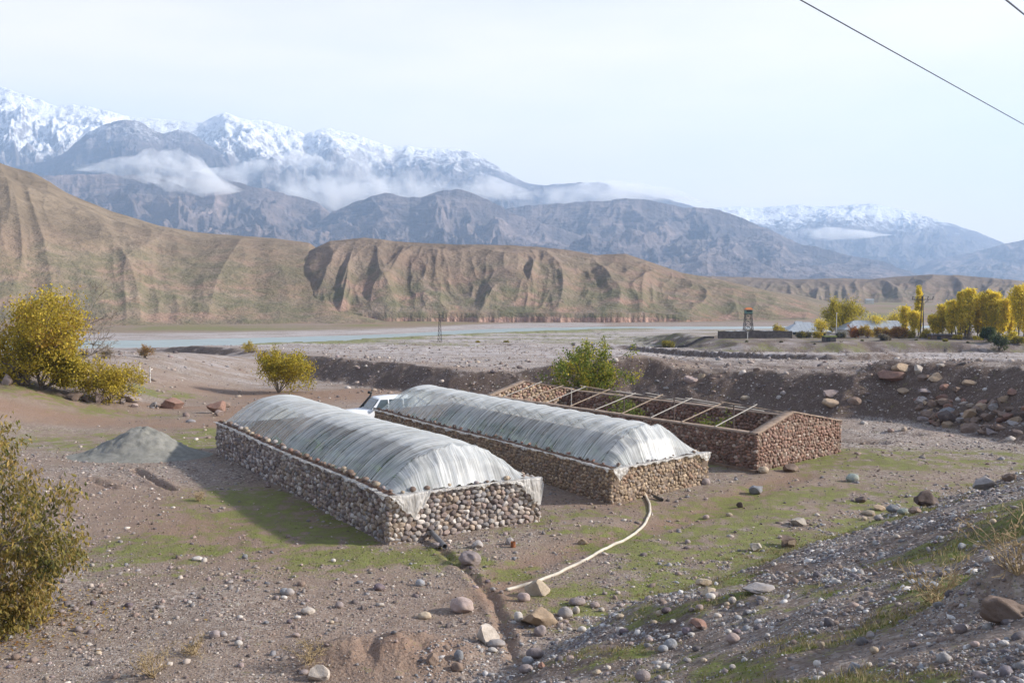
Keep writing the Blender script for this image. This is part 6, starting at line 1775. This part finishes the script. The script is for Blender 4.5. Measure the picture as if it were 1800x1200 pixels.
p = at_y(773, 598, Yp); g = gz(p[0], Yp); top = at_y(773, 552, Yp)[2] - g
t = empty('power_pylon', (p[0], Yp, g)); tag(t, 'thin steel lattice pylon standing before the river', 'pylon')
mb = MB(); lattice(mb, .62, .16, -.3, top, 7, .045); mb.build('lattice_mast', STEEL, t)
mb = MB(); mb.tube([(-1.6, 0, top * .86), (1.6, 0, top * .86)], .05, 4); mb.tube([(-1.1, 0, top * .97), (1.1, 0, top * .97)], .045, 4); mb.build('crossarm', STEEL, t)
Yq = 256.
p = at_y(1620, 600, Yq); g = gz(p[0], Yq); top = at_y(1620, 520, Yq)[2] - g
t = empty('power_pole', (p[0], Yq, g)); tag(t, 'dark power pole with wide crossarm among the poplars', 'power pole')
mb = MB(); mb.tube([(-.45, 0, -.5), (-.10, 0, top)], [.16, .12], 6); mb.tube([(.45, 0, -.5), (.10, 0, top)], [.16, .12], 6); mb.build('pole', STEEL, t)
arm = MB(); arm.tube([(-2.7, 0, top - .9), (2.7, 0, top - .9)], .09, 5); arm.tube([(-1.6, 0, top - .9), (0, 0, top - 2.4)], .06, 4); arm.tube([(1.6, 0, top - .9), (0, 0, top - 2.4)], .06, 4)
ao = arm.build('crossarm', STEEL, t)
for q in (-2.6, -1.3, 0, 1.3, 2.6): MB().tube([(q, 0, top - .85), (q + .15, 0, top - .1)], [.07, .12], 5).build('insulator', STEEL, ao)
# small pale posts by the houses
for px, b, tp, Y, lab in [(1314, 598, 583, 246, 'short pale post before the green hut'), (1470, 590, 549, 286, 'thin concrete post before the round tree')]:
    p = at_y(px, b, Y); g = gz(p[0], Y); top = at_y(px, tp, Y)[2] - g
    t = empty('utility_post', (p[0], Y, g)); tag(t, lab, 'post')
    MB().tube([(0, 0, -.4), (0, 0, top)], [.13, .09], 6).build('pole', FRAME, t)
    MB().box((0, 0, top - .15), (.7, .1, .1)).build('crossbar', FRAME, t)

# ------------------------------------------------------------------ cables overhead
CAB = plain('black_cable', (.02, .021, .035), .5, .4)
def cable(a, b, r, sag, label):
    a, b = np.array(a), np.array(b); k = np.linspace(0, 1, 60)[:, None]
    P = a + (b - a) * k; P[:, 2] -= (sag * 4 * k * (1 - k)).ravel()
    tag(MB().tube(P, r, 6).build('power_cable', CAB, smooth=True), label, 'cable', 'overhead cables')
def ext(px0, py0, y0, px1, py1, y1, back, on):
    a = at_y(px0, py0, y0); b = at_y(px1, py1, y1); d = b - a
    return a - d * back, b + d * on
a, b = ext(1410, 0, 17.0, 1800, 218, 30.0, 3.5, 7.0)
cable(a, b, .011, .02, 'long black cable slanting across the sky at upper right')
a, b = ext(1772, 0, 11.0, 1800, 23, 13.0, 20, 40)
cable(a, b, .010, .02, 'short black cable in the top right corner of the sky')
